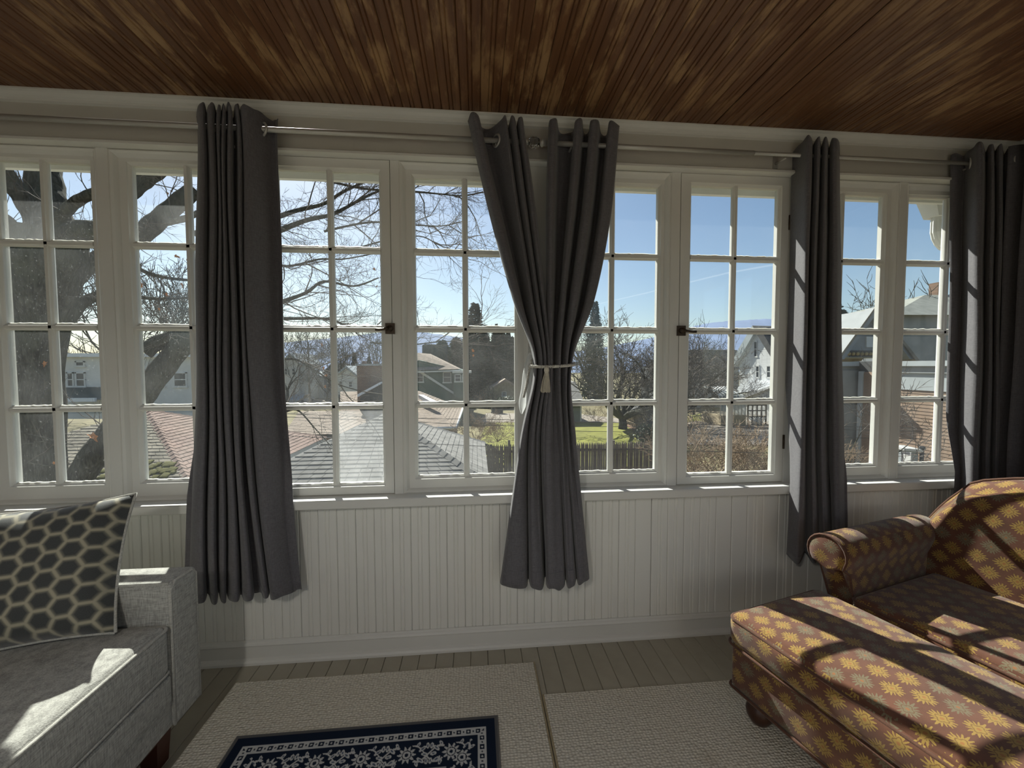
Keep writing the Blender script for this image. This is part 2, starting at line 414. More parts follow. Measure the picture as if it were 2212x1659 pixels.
# wainscot boards
prof = plank_profile(pw-0.001, 0.010)
bm_z0, bm_z1 = 0.10, SILL-0.04
wm = MB().prism([(x, z-0.010, bm_z0) for x, z in prof], (0, 0, bm_z1-bm_z0)).mesh('wainscot_board'); wm.materials.append(M['bead'])
prof2 = plank_profile(pw-0.0025, 0.010, False)
wm2 = MB().prism([(x, z-0.010, bm_z0) for x, z in prof2], (0, 0, bm_z1-bm_z0)).mesh('wainscot_board'); wm2.materials.append(M['bead'])
x = XL; 
while x < XR:
    o = link(wm2 if 0.75 < x < 1.7 and RNG.random() < 0.45 else wm, 'wainscot_board', None, wf_); o.location = (x, RNG.uniform(-0.001, 0.001), 0); x += pw
# baseboard: plinth, cap moulding, shoe
def mould(poly, name, m, parent=None, x0=XL, x1=XR):
    return MB().prism([(x0, y, z) for y, z in poly], (x1-x0, 0, 0)).build(name, m, parent)
bb = structure(mould([(-0.010, 0), (-0.022, 0), (-0.022, 0.076), (-0.010, 0.076)], 'baseboard_front', M['white']), 'white baseboard with cap moulding below the wainscot')
mould([(-0.010, 0.076), (-0.024, 0.076), (-0.026, 0.082), (-0.022, 0.090), (-0.017, 0.094), (-0.015, 0.102), (-0.010, 0.102)], 'cap_moulding', M['white'], bb)
mould([(-0.022, 0), (-0.038, 0), (-0.037, 0.010), (-0.032, 0.018), (-0.022, 0.024)], 'shoe_moulding', M['white'], bb)
# crown
cr = structure(mould([(-0.022, HC), (-0.062, HC), (-0.062, HC-0.006), (-0.052, HC-0.010), (-0.044, HC-0.020), (-0.036, HC-0.026), (-0.034, HC-0.034), (-0.022, HC-0.038)], 'trim_1', M['white']), 'white cove moulding where the frieze meets the brown ceiling')
cr2 = structure(MB().prism([(XR, YB, HC), (XR-0.06, YB, HC), (XR-0.06, YB, HC-0.006), (XR-0.03, YB, HC-0.026), (XR, YB, HC-0.038)], (0, -YB-0.06, 0)).build('trim_2', M['white']), 'white cove moulding above the right side wall')
# head bead, stool (sill) and its edge
hd_ = structure(mould([(0.0, HEAD), (-0.046, HEAD), (-0.046, HEAD+0.010), (-0.040, HEAD+0.014), (-0.036, HEAD+0.018), (-0.022, HEAD+0.020), (0.0, HEAD+0.020)], 'trim_3', M['white']), 'white head casing bead running above all the windows')
sl = structure(mould([(0.05, SILL), (-0.066, SILL), (-0.070, SILL-0.004), (-0.070, SILL-0.036), (-0.066, SILL-0.040), (0.05, SILL-0.040)], 'trim_4', M['white']), 'long white window sill with sunlit front edge')
ap = structure(mould([(-0.010, SILL-0.052), (-0.018, SILL-0.052), (-0.018, SILL-0.040), (-0.010, SILL-0.040)], 'trim_5', M['white']), 'thin apron strip under the long sill')
ex = structure(MB().box(XL-0.1, XR+0.1, 0.05, WT+0.05, SILL-0.07, SILL+0.012).box(-2.16, -2.085, 0.07, 0.15, SILL, SILL+0.085).build('trim_6', M['white']), 'white outer sill below the sashes')

# mullion posts
for n_, (x0, x1, lb) in enumerate([(-1.578, -1.532, 'white mullion post between the two leftmost windows'),
                      (-0.957, -0.915, 'white mullion post behind the left curtain'),
                      (-0.377, -0.337, 'white mullion post right of the casement with latch at its right edge'),
                      (0.25, 0.36, 'wide white mullion post behind the tied curtains'),
                      (0.929, 0.976, 'white mullion post left of the casement with latch at its left edge'),
                      (1.533, 1.575, 'white mullion post behind the third curtain'),
                      (2.121, 2.164, 'white mullion post between the two rightmost windows')]):
    o = structure(MB().box(x0, x1, 0.0, 0.062, SILL-0.01, HEAD+0.012).build('trim_%d' % (7+n_), M['white']), lb)
    bevel(o, 0.003)

# ------------------------------------------------------------------ windows
def ring(mb, loops):
    """loops: list of (x0,x1,z0,z1,y); quads between successive loops"""
    P = [[(a, y, c), (b, y, c), (b, y, d), (a, y, d)] for a, b, c, d, y in loops]
    mb.grid(P, smooth=False, closed=True)
    return mb
def window(n, bay, gx, xm, gz, zm, label, flush, dirt, hazy=()):
    x0, x1 = bay; (ga, gb), (gc, gd) = gx; z0, z1 = gz
    yf = 0.0 if flush else 0.022
    yg = yf+0.020
    w_ = structure(thing('window_%d' % n, label, None))
    if flush:
        so = (x0+0.002, x1-0.002, SILL+0.004, HEAD-0.001)
    else:
        so = (x0+0.020, x1-0.020, SILL+0.012, HEAD-0.010)
        st = MB(); ring(st, [(x0, x1, SILL, HEAD, 0.003), (x0+0.006, x1-0.006, SILL+0.004, HEAD-0.006, 0.0), (x0+0.014, x1-0.014, SILL+0.010, HEAD-0.014, 0.006), (x0+0.024, x1-0.024, SILL+0.018, HEAD-0.027, 0.022), (x0+0.024, x1-0.024, SILL+0.018, HEAD-0.027, 0.03)])
        st.build('stop_moulding', M['white'], w_)
    sa, sb, sc, sd = so
    A, B, C_, D_ = ga, gd, z0, z1
    fr = MB(); ring(fr, [(sa, sb, sc, sd, yf+0.036), (sa, sb, sc, sd, yf+0.001), (sa+0.001, sb-0.001, sc+0.001, sd-0.001, yf), (A-0.011, B+0.011, C_-0.011, D_+0.011, yf),
             (A-0.009, B+0.009, C_-0.009, D_+0.009, yf+0.005), (A-0.003, B+0.003, C_-0.003, D_+0.003, yf+0.010), (A, B, C_, D_, yf+0.014), (A, B, C_, D_, yf+0.036), (sa, sb, sc, sd, yf+0.036)])
    fr.build('sash_frame', M['white'], w_)
    # muntins
    def mprof(c):
        return [(c-0.0062, yf+0.003), (c+0.0062, yf+0.003), (c+0.0075, yf+0.007), (c+0.0125, yf+0.012), (c+0.0135, yf+0.016), (c+0.0135, yf+0.026), (c+0.009, yf+0.034), (c-0.009, yf+0.034), (c-0.0135, yf+0.026), (c-0.0135, yf+0.016), (c-0.0125, yf+0.012), (c-0.0075, yf+0.007)]
    MB().prism([(x, y, z0-0.003) for x, y in mprof(xm)], (0, 0, z1-z0+0.006)).build('muntin', M['white'], w_)
    for z in zm:
        MB().prism([(A-0.003, y, x) for x, y in mprof(z)], (B-A+0.006, 0, 0)).build('muntin', M['white'], w_)
    zs = [z0]+list(zm)+[z1]
    k = 0
    for r_ in range(4):
        for cx0, cx1 in ((A, xm), (xm, B)):
            za, zb = zs[r_], zs[r_+1]
            mt = M['glass_fog' if n == 3 else 'glass_hazy'] if (r_, 0 if cx0 == A else 1) in hazy else M[dirt]
            p = MB().box(cx0-0.002, cx1+0.002, yg, yg+0.003, za-0.002, zb+0.002).build('pane', mt, w_)
            # uneven putty bead along the bottom of each pane
            a0 = cx0+(0.013 if cx0 == xm else 0); a1 = cx1-(0.013 if cx1 == xm else 0); zz = za+(0.0135 if r_ else 0.0)
            N = 14
            P = []
            for q in range(N+1):
                xq = a0+(a1-a0)*q/N; hq = 0.003+0.004*RNG.random()
                P.append([(xq, yg-0.007, zz-0.001), (xq, yg-0.0005, zz+hq), (xq, yg, zz-0.001)])
            MB().grid(P, closed=True).build('putty', M['putty'], w_)
            k += 1
    return w_
ZR, ZC = (1.150, 1.5035, 1.857), (1.150, 1.500, 1.852)
GZ, GC = (0.815, 2.19), (0.795, 2.195)
window(1, (-2.055, -1.578), ((-1.986, -1.825), (-1.798, -1.630)), -1.8115, (0.828, 2.195), ZR, 'leftmost window, eight dusty panes facing a thick tree trunk', False, 'glass_dusty', hazy={(3, 0)})
window(2, (-1.532, -0.957), ((-1.468, -1.26), (-1.233, -1.025)), -1.2465, (0.828, 2.195), ZR, 'dusty eight-pane window half hidden by the left curtain', False, 'glass_dusty', hazy={(3, 0)})
w3 = window(3, (-0.915, -0.377), ((-0.862, -0.655), (-0.627, -0.428)), -0.641, GC, ZC, 'flush casement with bronze latch at right and one hazy lower pane', True, 'glass', hazy={(0, 1)})
window(4, (-0.337, 0.25), ((-0.275, -0.060), (-0.036, 0.183)), -0.048, GZ, ZR, 'recessed eight-pane window left of the tied curtains, overlooking grey roof', False, 'glass')
window(5, (0.36, 0.929), ((0.425, 0.640), (0.667, 0.880)), 0.6535, GZ, ZR, 'recessed eight-pane window right of the tied curtains, overlooking lawn', False, 'glass_clear')
w6 = window(6, (0.976, 1.533), ((1.035, 1.244), (1.271, 1.480)), 1.2575, GC, ZC, 'flush casement with bronze latch at left, overlooking white brick house', True, 'glass_clear')
window(7, (1.575, 2.121), ((1.615, 1.827), (1.855, 2.067)), 1.841, GZ, ZR, 'eight-pane window just right of the third curtain', False, 'glass_clear')
window(8, (2.164, 2.735), ((2.205, 2.427), (2.454, 2.67)), 2.4405, GZ, ZR, 'eight-pane window partly behind the corner curtain, overlooking brown siding', False, 'glass_clear')

# casement latches and hinges (parts of their windows)
def latch(par, x, z, s):
    MB().box(x-0.020, x+0.020, -0.012, 0.0, z-0.024, z+0.024).build('latch_plate', M['bronze'], par)
    MB().lathe([(0, -0.030), (0.012, -0.030), (0.014, -0.020), (0.014, -0.010), (0, -0.010)], 12, (x, 0, z), 'y').build('latch_boss', M['bronze'], par)
    MB().tube([(x, -0.024, z), (x+s*0.022, -0.030, z-0.004), (x+s*0.042, -0.036, z-0.008), (x+s*0.058, -0.040, z-0.007)], [0.007, 0.006, 0.005, 0.006], 8).build('latch_lever', M['bronze'], par)
latch(w3, -0.385, 1.502, -1); latch(w6, 0.985, 1.500, 1)
for z in (2.03, 0.95):
    MB().tube([(1.531, -0.003, z-0.035), (1.531, -0.003, z+0.035)], 0.005, 8).build('hinge', M['bronze'], w6)
    MB().tube([(-0.913, -0.003, z-0.035), (-0.913, -0.003, z+0.035)], 0.005, 8).build('hinge', M['bronze'], w3)

# porch eave outside: soffit, fascia, gutter
ev = structure(thing('trim_20', 'white porch eave with fascia board and gutter outside the windows', None))
MB().box(XL-1.0, 3.15, WT-0.02, 0.24, 2.285, 2.31).build('soffit', M['white'], ev)
MB().box(XL-1.0, 3.15, 0.222, 0.247, 2.250, 2.42).build('fascia', M['white'], ev)
MB().prism([(XL-1.0, y, z) for y, z in [(0.247, 2.42), (0.247, 2.285), (0.262, 2.276), (0.30, 2.286), (0.335, 2.345), (0.335, 2.42), (0.328, 2.42), (0.326, 2.35), (0.296, 2.296), (0.256, 2.290), (0.256, 2.42)]], (4.15-XL-0.5, 0, 0)).build('gutter', M['white'], ev)
MB().box(XL-1.0, 3.15, -0.4, 0.25, 2.44+0.1, 2.60).build('roof_deck', M['gap'], ev)
# downspout with ribbed elbow
dsp = thing('downspout', 'white ribbed downspout elbow under the eave outside rightmost window', 'downspout')
pA = at(2021, 470, 0.29)
mb = MB()
mb.hexa([(pA.x-0.060, 0.235, 2.262), (pA.x+0.16, 0.235, 2.262), (pA.x+0.16, 0.335, 2.262), (pA.x-0.060, 0.335, 2.262), (pA.x-0.115, 0.235, 2.36), (pA.x+0.16, 0.235, 2.36), (pA.x+0.16, 0.335, 2.36), (pA.x-0.115, 0.335, 2.36)])
mb2 = MB().hexa([(pA.x-0.030, 0.25, pA.z), (pA.x+0.10, 0.25, pA.z), (pA.x+0.10, 0.33, pA.z), (pA.x-0.030, 0.33, pA.z), (pA.x-0.060, 0.24, 2.262), (pA.x+0.14, 0.24, 2.262), (pA.x+0.14, 0.335, 2.262), (pA.x-0.060, 0.335, 2.262)])
mb.build('eave_return', M['white'], dsp); mb2.build('outlet_funnel', M['white'], dsp)
path = [Vector((pA.x+0.012, 0.29, pA.z+0.01)), Vector((pA.x+0.012, 0.29, pA.z-0.07))]
for a in range(0, 9):
    t = a/8*1.15
    path.append(Vector((pA.x+0.012+0.10*(1-math.cos(t)), 0.29, pA.z-0.07-0.10*math.sin(t))))
path += [path[-1]+Vector((0.10, -0.04, -0.075)), path[-1]+Vector((0.17, -0.06, -0.12))]
mb = MB(); nk = 24; rows_ = []
for i, p in enumerate(path):
    t = (path[min(i+1, len(path)-1)]-path[max(i-1, 0)]).normalized(); b = Vector((0, 1, 0)); a_ = t.cross(b).normalized()
    cr_ = 1+(0.04 if 2 <= i <= 10 and i % 2 else 0)
    rows_.append([p + (a_*math.cos(q)*0.034 + b*math.sin(q)*0.026)*cr_*(1.0 if j % 3 else 0.88) for j, q in enumerate([2*math.pi*k/nk for k in range(nk)])])
mb.grid(rows_, smooth=False, closed=True).build('elbow_pipe', M['white'], dsp)

# ------------------------------------------------------------------ curtain rods
RY, RZ = -0.092, 2.303
def rod(name, label, x0, x1, fin0, fin1, seam=None):
    t = thing(name, label, 'curtain rod', ((x0+x1)/2, RY, RZ), 0, 'curtain rods')
    cx = (x0+x1)/2; sm = (seam if seam is not None else x1)
    MB().tube([(x0-cx, 0, 0), (sm-cx, 0, 0)], 0.0105, 14).build('rod_tube', M['steel'], t)
    if seam is not None: MB().tube([(sm-cx, 0, 0), (x1-cx, 0, 0)], 0.0085, 14).build('rod_tube', M['steel'], t)
    for e, s, on in ((x0-cx, -1, fin0), (x1-cx, 1, fin1)):
        if not on: continue
        MB().lathe([(0, -0.01), (0.0135, -0.01), (0.0135, 0.004), (0.017, 0.008), (0.017, 0.013), (0.011, 0.017), (0.011, 0.021), (0, 0.021)] if s > 0 else [(0, 0.01), (0.0135, 0.01), (0.0135, -0.004), (0.017, -0.008), (0.017, -0.013), (0.011, -0.017), (0.011, -0.021), (0, -0.021)], 16, (e, 0, 0), 'x').build('finial_collar', M['steel'], t)
        pr = [(0, 0.021), (0.014, 0.022), (0.020, 0.030), (0.024, 0.036), (0.024, 0.042), (0.018, 0.052), (0.010, 0.058), (0, 0.059)]
        MB().lathe([(r_, s*h_) for r_, h_ in pr], 10, (e, 0, 0), 'x', smooth=False).build('crystal_finial', M['crystal'], t)
    for bx_ in (x0-cx+0.12, 0.02, x1-cx-0.12):
        MB().box(bx_-0.012, bx_+0.012, -RY-0.026, -RY-0.022, -0.03, 0.03).tube([(bx_, -RY-0.024, -0.008), (bx_, 0.0, -0.014)], 0.005, 8).build('bracket', M['steel'], t)
    return t
xa = at(1131, 298, RY).x; xb = at(1176, 299, RY).x
rod('curtain_rod', 'thin nickel curtain rod over the left windows, crystal finial at its right end', -2.35, xa, False, True)
rod('curtain_rod', 'thin nickel curtain rod over the right windows, crystal finial at its left end', xb, 2.52, True, False, at(1628, 338, RY).x)
t = thing('curtain_rod', 'nickel curtain rod on the right side wall in the dark corner', 'curtain rod', (2.575, -1.0, RZ), math.pi/2, 'curtain rods')
MB().tube([(-1.2, 0, 0), (0.76, 0, 0)], 0.0105, 14).build('rod_tube', M['steel'], t)
MB().lathe([(0, 0.75), (0.0135, 0.75), (0.0135, 0.764), (0.017, 0.768), (0.017, 0.773), (0.011, 0.777), (0, 0.781)], 16, (0, 0, 0), 'x').build('finial_collar', M['steel'], t)
MB().lathe([(r_, h_+0.76) for r_, h_ in [(0, 0.021), (0.014, 0.022), (0.024, 0.036), (0.024, 0.042), (0.018, 0.052), (0, 0.059)]], 10, (0, 0, 0), 'x', smooth=False).build('crystal_finial', M['crystal'], t)
MB().box(0.55, 0.574, -0.175, -0.171, -0.03, 0.03).tube([(0.562, -0.173, -0.008), (0.562, 0, -0.014)], 0.005, 8).build('bracket', M['steel'], t)

# ------------------------------------------------------------------ curtains
def catmull(P, n):
    """dense points through control points (closed ends)"""
    out_ = []; m = len(P)
    for i in range(m-1):
        p0, p1, p2, p3 = P[max(i-1, 0)], P[i], P[i+1], P[min(i+2, m-1)]
        for k in range(n):
            t = k/n; t2 = t*t; t3 = t2*t
            out_.append(tuple(0.5*((2*b)+(-a+c)*t+(2*a-5*b+4*c-d)*t2+(-a+3*b-3*c+d)*t3) for a, b, c, d in zip(p0, p1, p2, p3)))
    out_.append(tuple(P[-1])); return out_
def curtain(name, label, rows, nz=44, sub=5, group='charcoal grommet curtains', seed=1, keep=True):
    """rows: [(z, [(x, y), ...]), ...] from the top down"""
    rg = random.Random(seed)
    nc = len(rows[0][1]); cols = []
    for c in range(nc):
        cols.append([(pts[c][0], pts[c][1], z) for z, pts in rows])
    zs = [r_[0] for r_ in rows]
    # interpolate down the drop
    lines = [catmull(cl, max(2, nz//(len(rows)-1))) for cl in cols]
    P = []
    ph = [rg.uniform(0, 6.28) for _ in range(6)]
    nr = len(lines[0])
    for i in range(nr):
        row = catmull([l[i] for l in lines], sub)
        t = i/(nr-1); o_ = []
        for j, (x, y, z) in enumerate(row):
            if keep:
                lim = -0.082 if z < 0.80 else (-0.082+0.075*min(1.0, (z-0.80)/0.45))
                y = min(y, lim+0.25*max(0.0, -0.06-y)) if y > lim else y
            wob = 0.004*math.sin(9*t+ph[0]+j*0.11)*t + 0.003*math.sin(17*t+ph[1]-j*0.07)
            dz = 0.004*math.sin(j*0.55+ph[2])*(1 if i == 0 else 0) + (0.006*math.sin(j*0.33+ph[3]) if i == nr-1 else 0)
            o_.append(Vector((x+wob*0.5, y+wob, z+dz)))
        P.append(o_)
    cxx = sum(p.x for p in P[0])/len(P[0])
    base = Vector((cxx, -0.09, 0))
    t = thing(name, label, 'curtain', base, 0, group)
    P = [[p-base for p in r_] for r_ in P]
    o = MB().grid(P).build('fabric', M['curtain'], t, fix=False)
    md = o.modifiers.new('thick', 'SOLIDIFY'); md.thickness = 0.0025; md.offset = 0
    # stitched header seam and hem as raised lines of cloth
    for (r_i, nm) in ((max(1, int(nr*0.05)), 'header_seam'), (nr-1-max(1, int(nr*0.035)), 'hem_seam')):
        MB().tube([p+Vector((0, -0.0012, 0)) for p in P[r_i]], 0.0016, 4, smooth=True).build(nm, M['curtain'], t)
    return t, base
def grommet(par, base, x, y, z, ang):
    prof_ = [(0.020, -0.003), (0.027, -0.004), (0.029, 0), (0.027, 0.004), (0.020, 0.003), (0.020, -0.003)]
    o = MB().lathe(prof_, 22, (0, 0, 0), 'x').build('grommet', M['steel'], par)
    o.location = Vector((x, y, z))-base; o.rotation_euler = (0, 0, ang); return o
def pxrows(spec, zrows, cols, yoff=None):
    """cols: per column list of (px at each row..., y); rows at given heights seen at y~-0.1"""
    return None
def X(px, py, y): return at(px, py, y).x

# left curtain
A = [(427, 408, -.055), (431, 413, -.125), (441, 440, -.145), (447, 449, -.07), (453, 456, -.14), (462, 466, -.145), (467, 470, -.07), (471, 476, -.14), (475, 486, -.14), (477, 490, -.075), (481, 498, -.14), (485, 516, -.14),
     (488, 523, -.06), (493, 530, -.14), (499, 545, -.145), (502, 551, -.05), (507, 560, -.06), (511, 566, -.14), (516, 574, -.145), (519, 579, -.085), (523, 583, -.14), (533, 596, -.15), (550, 615, -.125), (568, 632, -.092), (585, 645, -.06), (594, 652, -.055), (599, 655, -.075)]
rowsA = []
for z, wgt, py in ((2.362, 0, 255), (2.30, 0.02, 285), (1.9, 0.10, 480), (1.33, 0.26, 790), (0.85, 0.56, 1030), (0.36, 1.0, 1270)):
    am = 1.0 if z > 2 else 1.05
    rowsA.append((z, [(X(a+(b-a)*wgt, py, -0.10+(y+0.10)*am), -0.10+(y+0.10)*am) for a, b, y in A]))
cA, bA = curtain('curtain', 'wide charcoal curtain hanging straight beside the grey sofa', rowsA, seed=3)
grommet(cA, bA, X(569, 288, -0.092), -0.092, 2.303, math.radians(52))
# centre pair gathered by the cord
ZT = ((2.372, 270), (2.0, 480), (1.62, 660), (1.335, 790), (1.0, 950), (0.36, 1245))
B = [((1012, 1055, 1108, 1152, 1124, 1080), -.10), ((1020, 1063, 1114, 1154, 1127, 1084), -.15, -.13), ((1034, 1078, 1124, 1157, 1134, 1104), -.14, -.145), ((1040, 1084, 1127, 1159, 1138, 1134), -.055, -.14), ((1056, 1094, 1132, 1162, 1141, 1140), -.05, -.085),
     ((1084, 1110, 1142, 1166, 1146, 1147), -.125, -.15), ((1092, 1118, 1149, 1170, 1152, 1158), -.145, -.155), ((1097, 1125, 1153, 1172, 1156, 1170), -.07, -.15), ((1104, 1131, 1158, 1175, 1160, 1175), -.145, -.13), ((1111, 1137, 1162, 1178, 1165, 1177), -.145, -.085),
     ((1115, 1142, 1166, 1180, 1168, 1181), -.07), ((1120, 1147, 1170, 1183, 1173, 1186), -.145), ((1127, 1154, 1175, 1186, 1178, 1192), -.145, -.15), ((1131, 1158, 1178, 1188, 1180, 1196), -.09, -.13)]
Cc = [((1185, 1180, 1180, 1182, 1176, 1180), -.09, -.12), ((1189, 1184, 1184, 1186, 1179, 1185), -.145, -.16), ((1201, 1196, 1192, 1191, 1190, 1198), -.15, -.165), ((1207, 1202, 1197, 1194, 1195, 1206), -.06, -.165), ((1222, 1212, 1202, 1198, 1199, 1213), -.05, -.16),
      ((1238, 1224, 1208, 1201, 1204, 1219), -.06, -.15), ((1243, 1229, 1212, 1204, 1208, 1222), -.145, -.10), ((1256, 1239, 1219, 1208, 1214, 1227), -.15, -.145), ((1261, 1244, 1223, 1211, 1218, 1235), -.06, -.15), ((1272, 1254, 1230, 1215, 1222, 1242), -.06, -.145),
      ((1277, 1259, 1234, 1218, 1225, 1246), -.145, -.095), ((1292, 1274, 1247, 1222, 1229, 1250), -.15, -.13), ((1298, 1280, 1252, 1225, 1232, 1256), -.055, -.14), ((1311, 1291, 1262, 1228, 1236, 1262), -.055, -.135), ((1318, 1299, 1268, 1230, 1239, 1267), -.145, -.12), ((1338, 1320, 1284, 1233, 1245, 1272), -.125, -.10)]
def tied(cols, py0=0):
    rows_ = []
    for k, (z, py) in enumerate(ZT):
        am = (1, 1.0, 0.9, 0.62, 0.85, 1.25)[k]
        if k >= 4: cols_k = [(p_, (y if len(q_) == 0 else (q_[0] if k == 5 else 0.5*(y+q_[0])))) for p_, y, *q_ in cols]
        else: cols_k = [(p_, y) for p_, y, *q_ in cols]
        if k == 3:   # bundle: bulge to a rounded section at the cord
            pts = []
            for pxs, y in cols_k:
                s = (pxs[3]-1192.5)/40.5
                yc = -0.115-0.055*math.sqrt(max(0, 1-s*s))
                pts.append((X(pxs[3], py, yc), yc+(y+0.10)*am*0.9))
            rows_.append((z, pts))
        else:
            yy_ = [-0.105+(y+0.10)*am - (0.02 if k in (2, 4) else 0) for pxs, y in cols_k]
            rows_.append((z, [(X(pxs[k], py, yv), yv) for (pxs, y), yv in zip(cols_k, yy_)]))
    return rows_
cB, bB = curtain('curtain', 'charcoal curtain swept right into the silver cord, left one of the tied pair', tied(B), nz=60, seed=5)
cC, bC = curtain('curtain', 'charcoal curtain swept left into the silver cord, right one of the tied pair', tied(Cc), nz=60, seed=9)
grommet(cB, bB, X(1072, 300, RY), RY, RZ, math.radians(35))
# third curtain, between the third-from-right and second-from-right windows
D = [(1710, 1699, 1676, -.012), (1719, 1708, 1688, -.045), (1730, 1720, 1703, -.095), (1741, 1733, 1719, -.145), (1748, 1739, 1727, -.155), (1753, 1742, 1733, -.14), (1756, 1744, 1741, -.08), (1763, 1752, 1755, -.14), (1770, 1758, 1764, -.15), (1774, 1763, 1771, -.085),
     (1780, 1771, 1779, -.14), (1786, 1779, 1787, -.145), (1791, 1787, 1796, -.075), (1797, 1796, 1804, -.14), (1806, 1808, 1817, -.15), (1811, 1816, 1825, -.11), (1813, 1819, 1827, -.07)]
rowsD = []
for z, py in ((2.355, 318), (1.98, 505), (1.50, 712), (1.0, 930), (0.41, 1170)):
    t = (2.355-z)/(2.355-0.41)
    rowsD.append((z, [(X(a*(1-t)*(1-2*t)+4*b*t*(1-t)+c*t*(2*t-1), py, -0.10+(y+0.10)*(1+0.15*t)), -0.10+(y+0.10)*(1+0.15*t)) for a, b, c, y in D]))
cD, bD = curtain('curtain', 'charcoal curtain with sunlit left fold behind the chaise, between two windows', rowsD, seed=13)
# corner curtain
Ecol = [(2053, 2048, 2030, -.040), (2066, 2058, 2042, -.055), (2082, 2072, 2057, -.048), (2090, 2080, 2065, -.075), (2102, 2094, 2080, -.120), (2111, 2106, 2092, -.150), (2122, 2117, 2104, -.155), (2130, 2124, 2112, -.085), (2138, 2132, 2122, -.145), (2145, 2140, 2131, -.155), (2150, 2145, 2137, -.09), (2157, 2151, 2144, -.145), (2164, 2158, 2151, -.15), (2169, 2164, 2158, -.08), (2177, 2172, 2167, -.12)]
rowsE = []
for z, py in ((2.365, 325), (1.9, 530), (1.33, 790), (0.8, 1030), (0.38, 1220)):
    t = (2.365-z)/(2.365-0.38)
    rowsE.append((z, [(X(a*(1-t)*(1-2*t)+4*b*t*(1-t)+c*t*(2*t-1), py, y), y) for a, b, c, y in Ecol]))
cE, bE = curtain('curtain', 'charcoal curtain on the window wall beside the corner, with a sunlit fold', rowsE, seed=17)
grommet(cE, bE, X(2096, 353, RY), RY, RZ, math.radians(-50))
# side-wall curtain
fp_ = []
y = -0.105; k = 0
while y > -0.42:
    fp_.append((2.525 if k % 2 else 2.615, y)); y -= 0.030; k += 1
rowsF = [(z, [(x+0.01*math.sin(i*1.3+z), y) for i, (x, y) in enumerate(fp_)]) for z in (2.365, 1.6, 0.9, 0.38)]
cF, bF = curtain('curtain', 'dark charcoal curtain on the right side wall beside the corner', rowsF, seed=21, nz=18, sub=4, keep=False)
o = grommet(cF, bF, 2.56, -0.135, RZ, math.radians(120))

# tieback cord and tassel
tb = thing('curtain_tieback', 'twisted silver cord with cream tassel gathering the centre curtains', 'tieback', (X(1192, 790, -0.13), -0.13, 1.333))
mb = MB(); mb_ = []
def loop_pt(a):
    return Vector((0.098*math.cos(a), 0.070*math.sin(a), 0.004+0.005*math.cos(a+0.6)-0.010*max(0, -math.sin(a))))
for st in (0, 1):
    pts = []
    for k in range(181):
        a = 2*math.pi*k/180; c = loop_pt(a); tw = a*38+st*math.pi
        rad = Vector((math.cos(a), math.sin(a), 0))
        pts.append(c+rad*0.0035*math.cos(tw)+Vector((0, 0, 0.0035*math.sin(tw))))
    MB().tube(pts, 0.0042, 6, cap=False).build('cord_strand', M['rope'], tb)
hx = X(1180, 800, -0.2)-tb.location.x
MB().lathe([(0, 0.012), (0.006, 0.010), (0.010, 0.002), (0.011, -0.006), (0.008, -0.016), (0.0085, -0.020), (0.0, -0.020)], 14, (hx, -0.078, -0.014)).build('tassel_head', M['tassel'], tb)
mb = MB()
for k in range(120):
    a = RNG.uniform(0, 6.283); q = math.sqrt(RNG.random()); L = RNG.uniform(0.070, 0.082)
    p0 = Vector((hx+0.008*q*math.cos(a), -0.078+0.008*q*math.sin(a), -0.030)); p1 = Vector((hx+0.017*q*math.cos(a)-0.003, -0.078+0.014*q*math.sin(a), -0.032-L*0.5)); p2 = Vector((hx+0.021*q*math.cos(a)-0.005, -0.078+0.016*q*math.sin(a), -0.032-L))
    mb.tube([p0, p1, p2], 0.0013, 3, cap=False)
mb.build('tassel_skirt', M['tassel'], tb, kind='stuff')
MB().tube([(hx, -0.072, -0.004), (hx, -0.077, 0.0)], 0.004, 6).build('tassel_loop', M['rope'], tb)

# ------------------------------------------------------------------ rugs
def slab_rug(name, label, x0, x1, y0, y1, z, th, m, edge, group=None):
    t = thing(name, label, 'rug', ((x0+x1)/2, (y0+y1)/2, z), 0, group)
    cx, cy = (x0+x1)/2, (y0+y1)/2
    o = MB().box(x0-cx, x1-cx, y0-cy, y1-cy, 0, th).build('pile', m, t); bevel(o, 0.003)
    return t, cx, cy
t, cx, cy = slab_rug('woven_rug', 'cream woven rug in front of the grey sofa, under the navy rug', -1.013, 0.247, -2.75, -0.140, 0, 0.009, M['cream'], True, 'cream woven rugs')
MB().box(0.247-cx, 0.2525-cx, -2.75-cy, -0.140-cy, 0, 0.0085).build('binding', M['tan'], t)
t, cx, cy = slab_rug('woven_rug', 'cream woven rug under the patterned chaise ottoman', 0.264, 2.10, -2.75, -0.319, 0, 0.009, M['cream'], True, 'cream woven rugs')
MB().box(0.2575-cx, 0.264-cx, -2.75-cy, -0.319-cy, 0, 0.0085).build('binding', M['tan'], t)

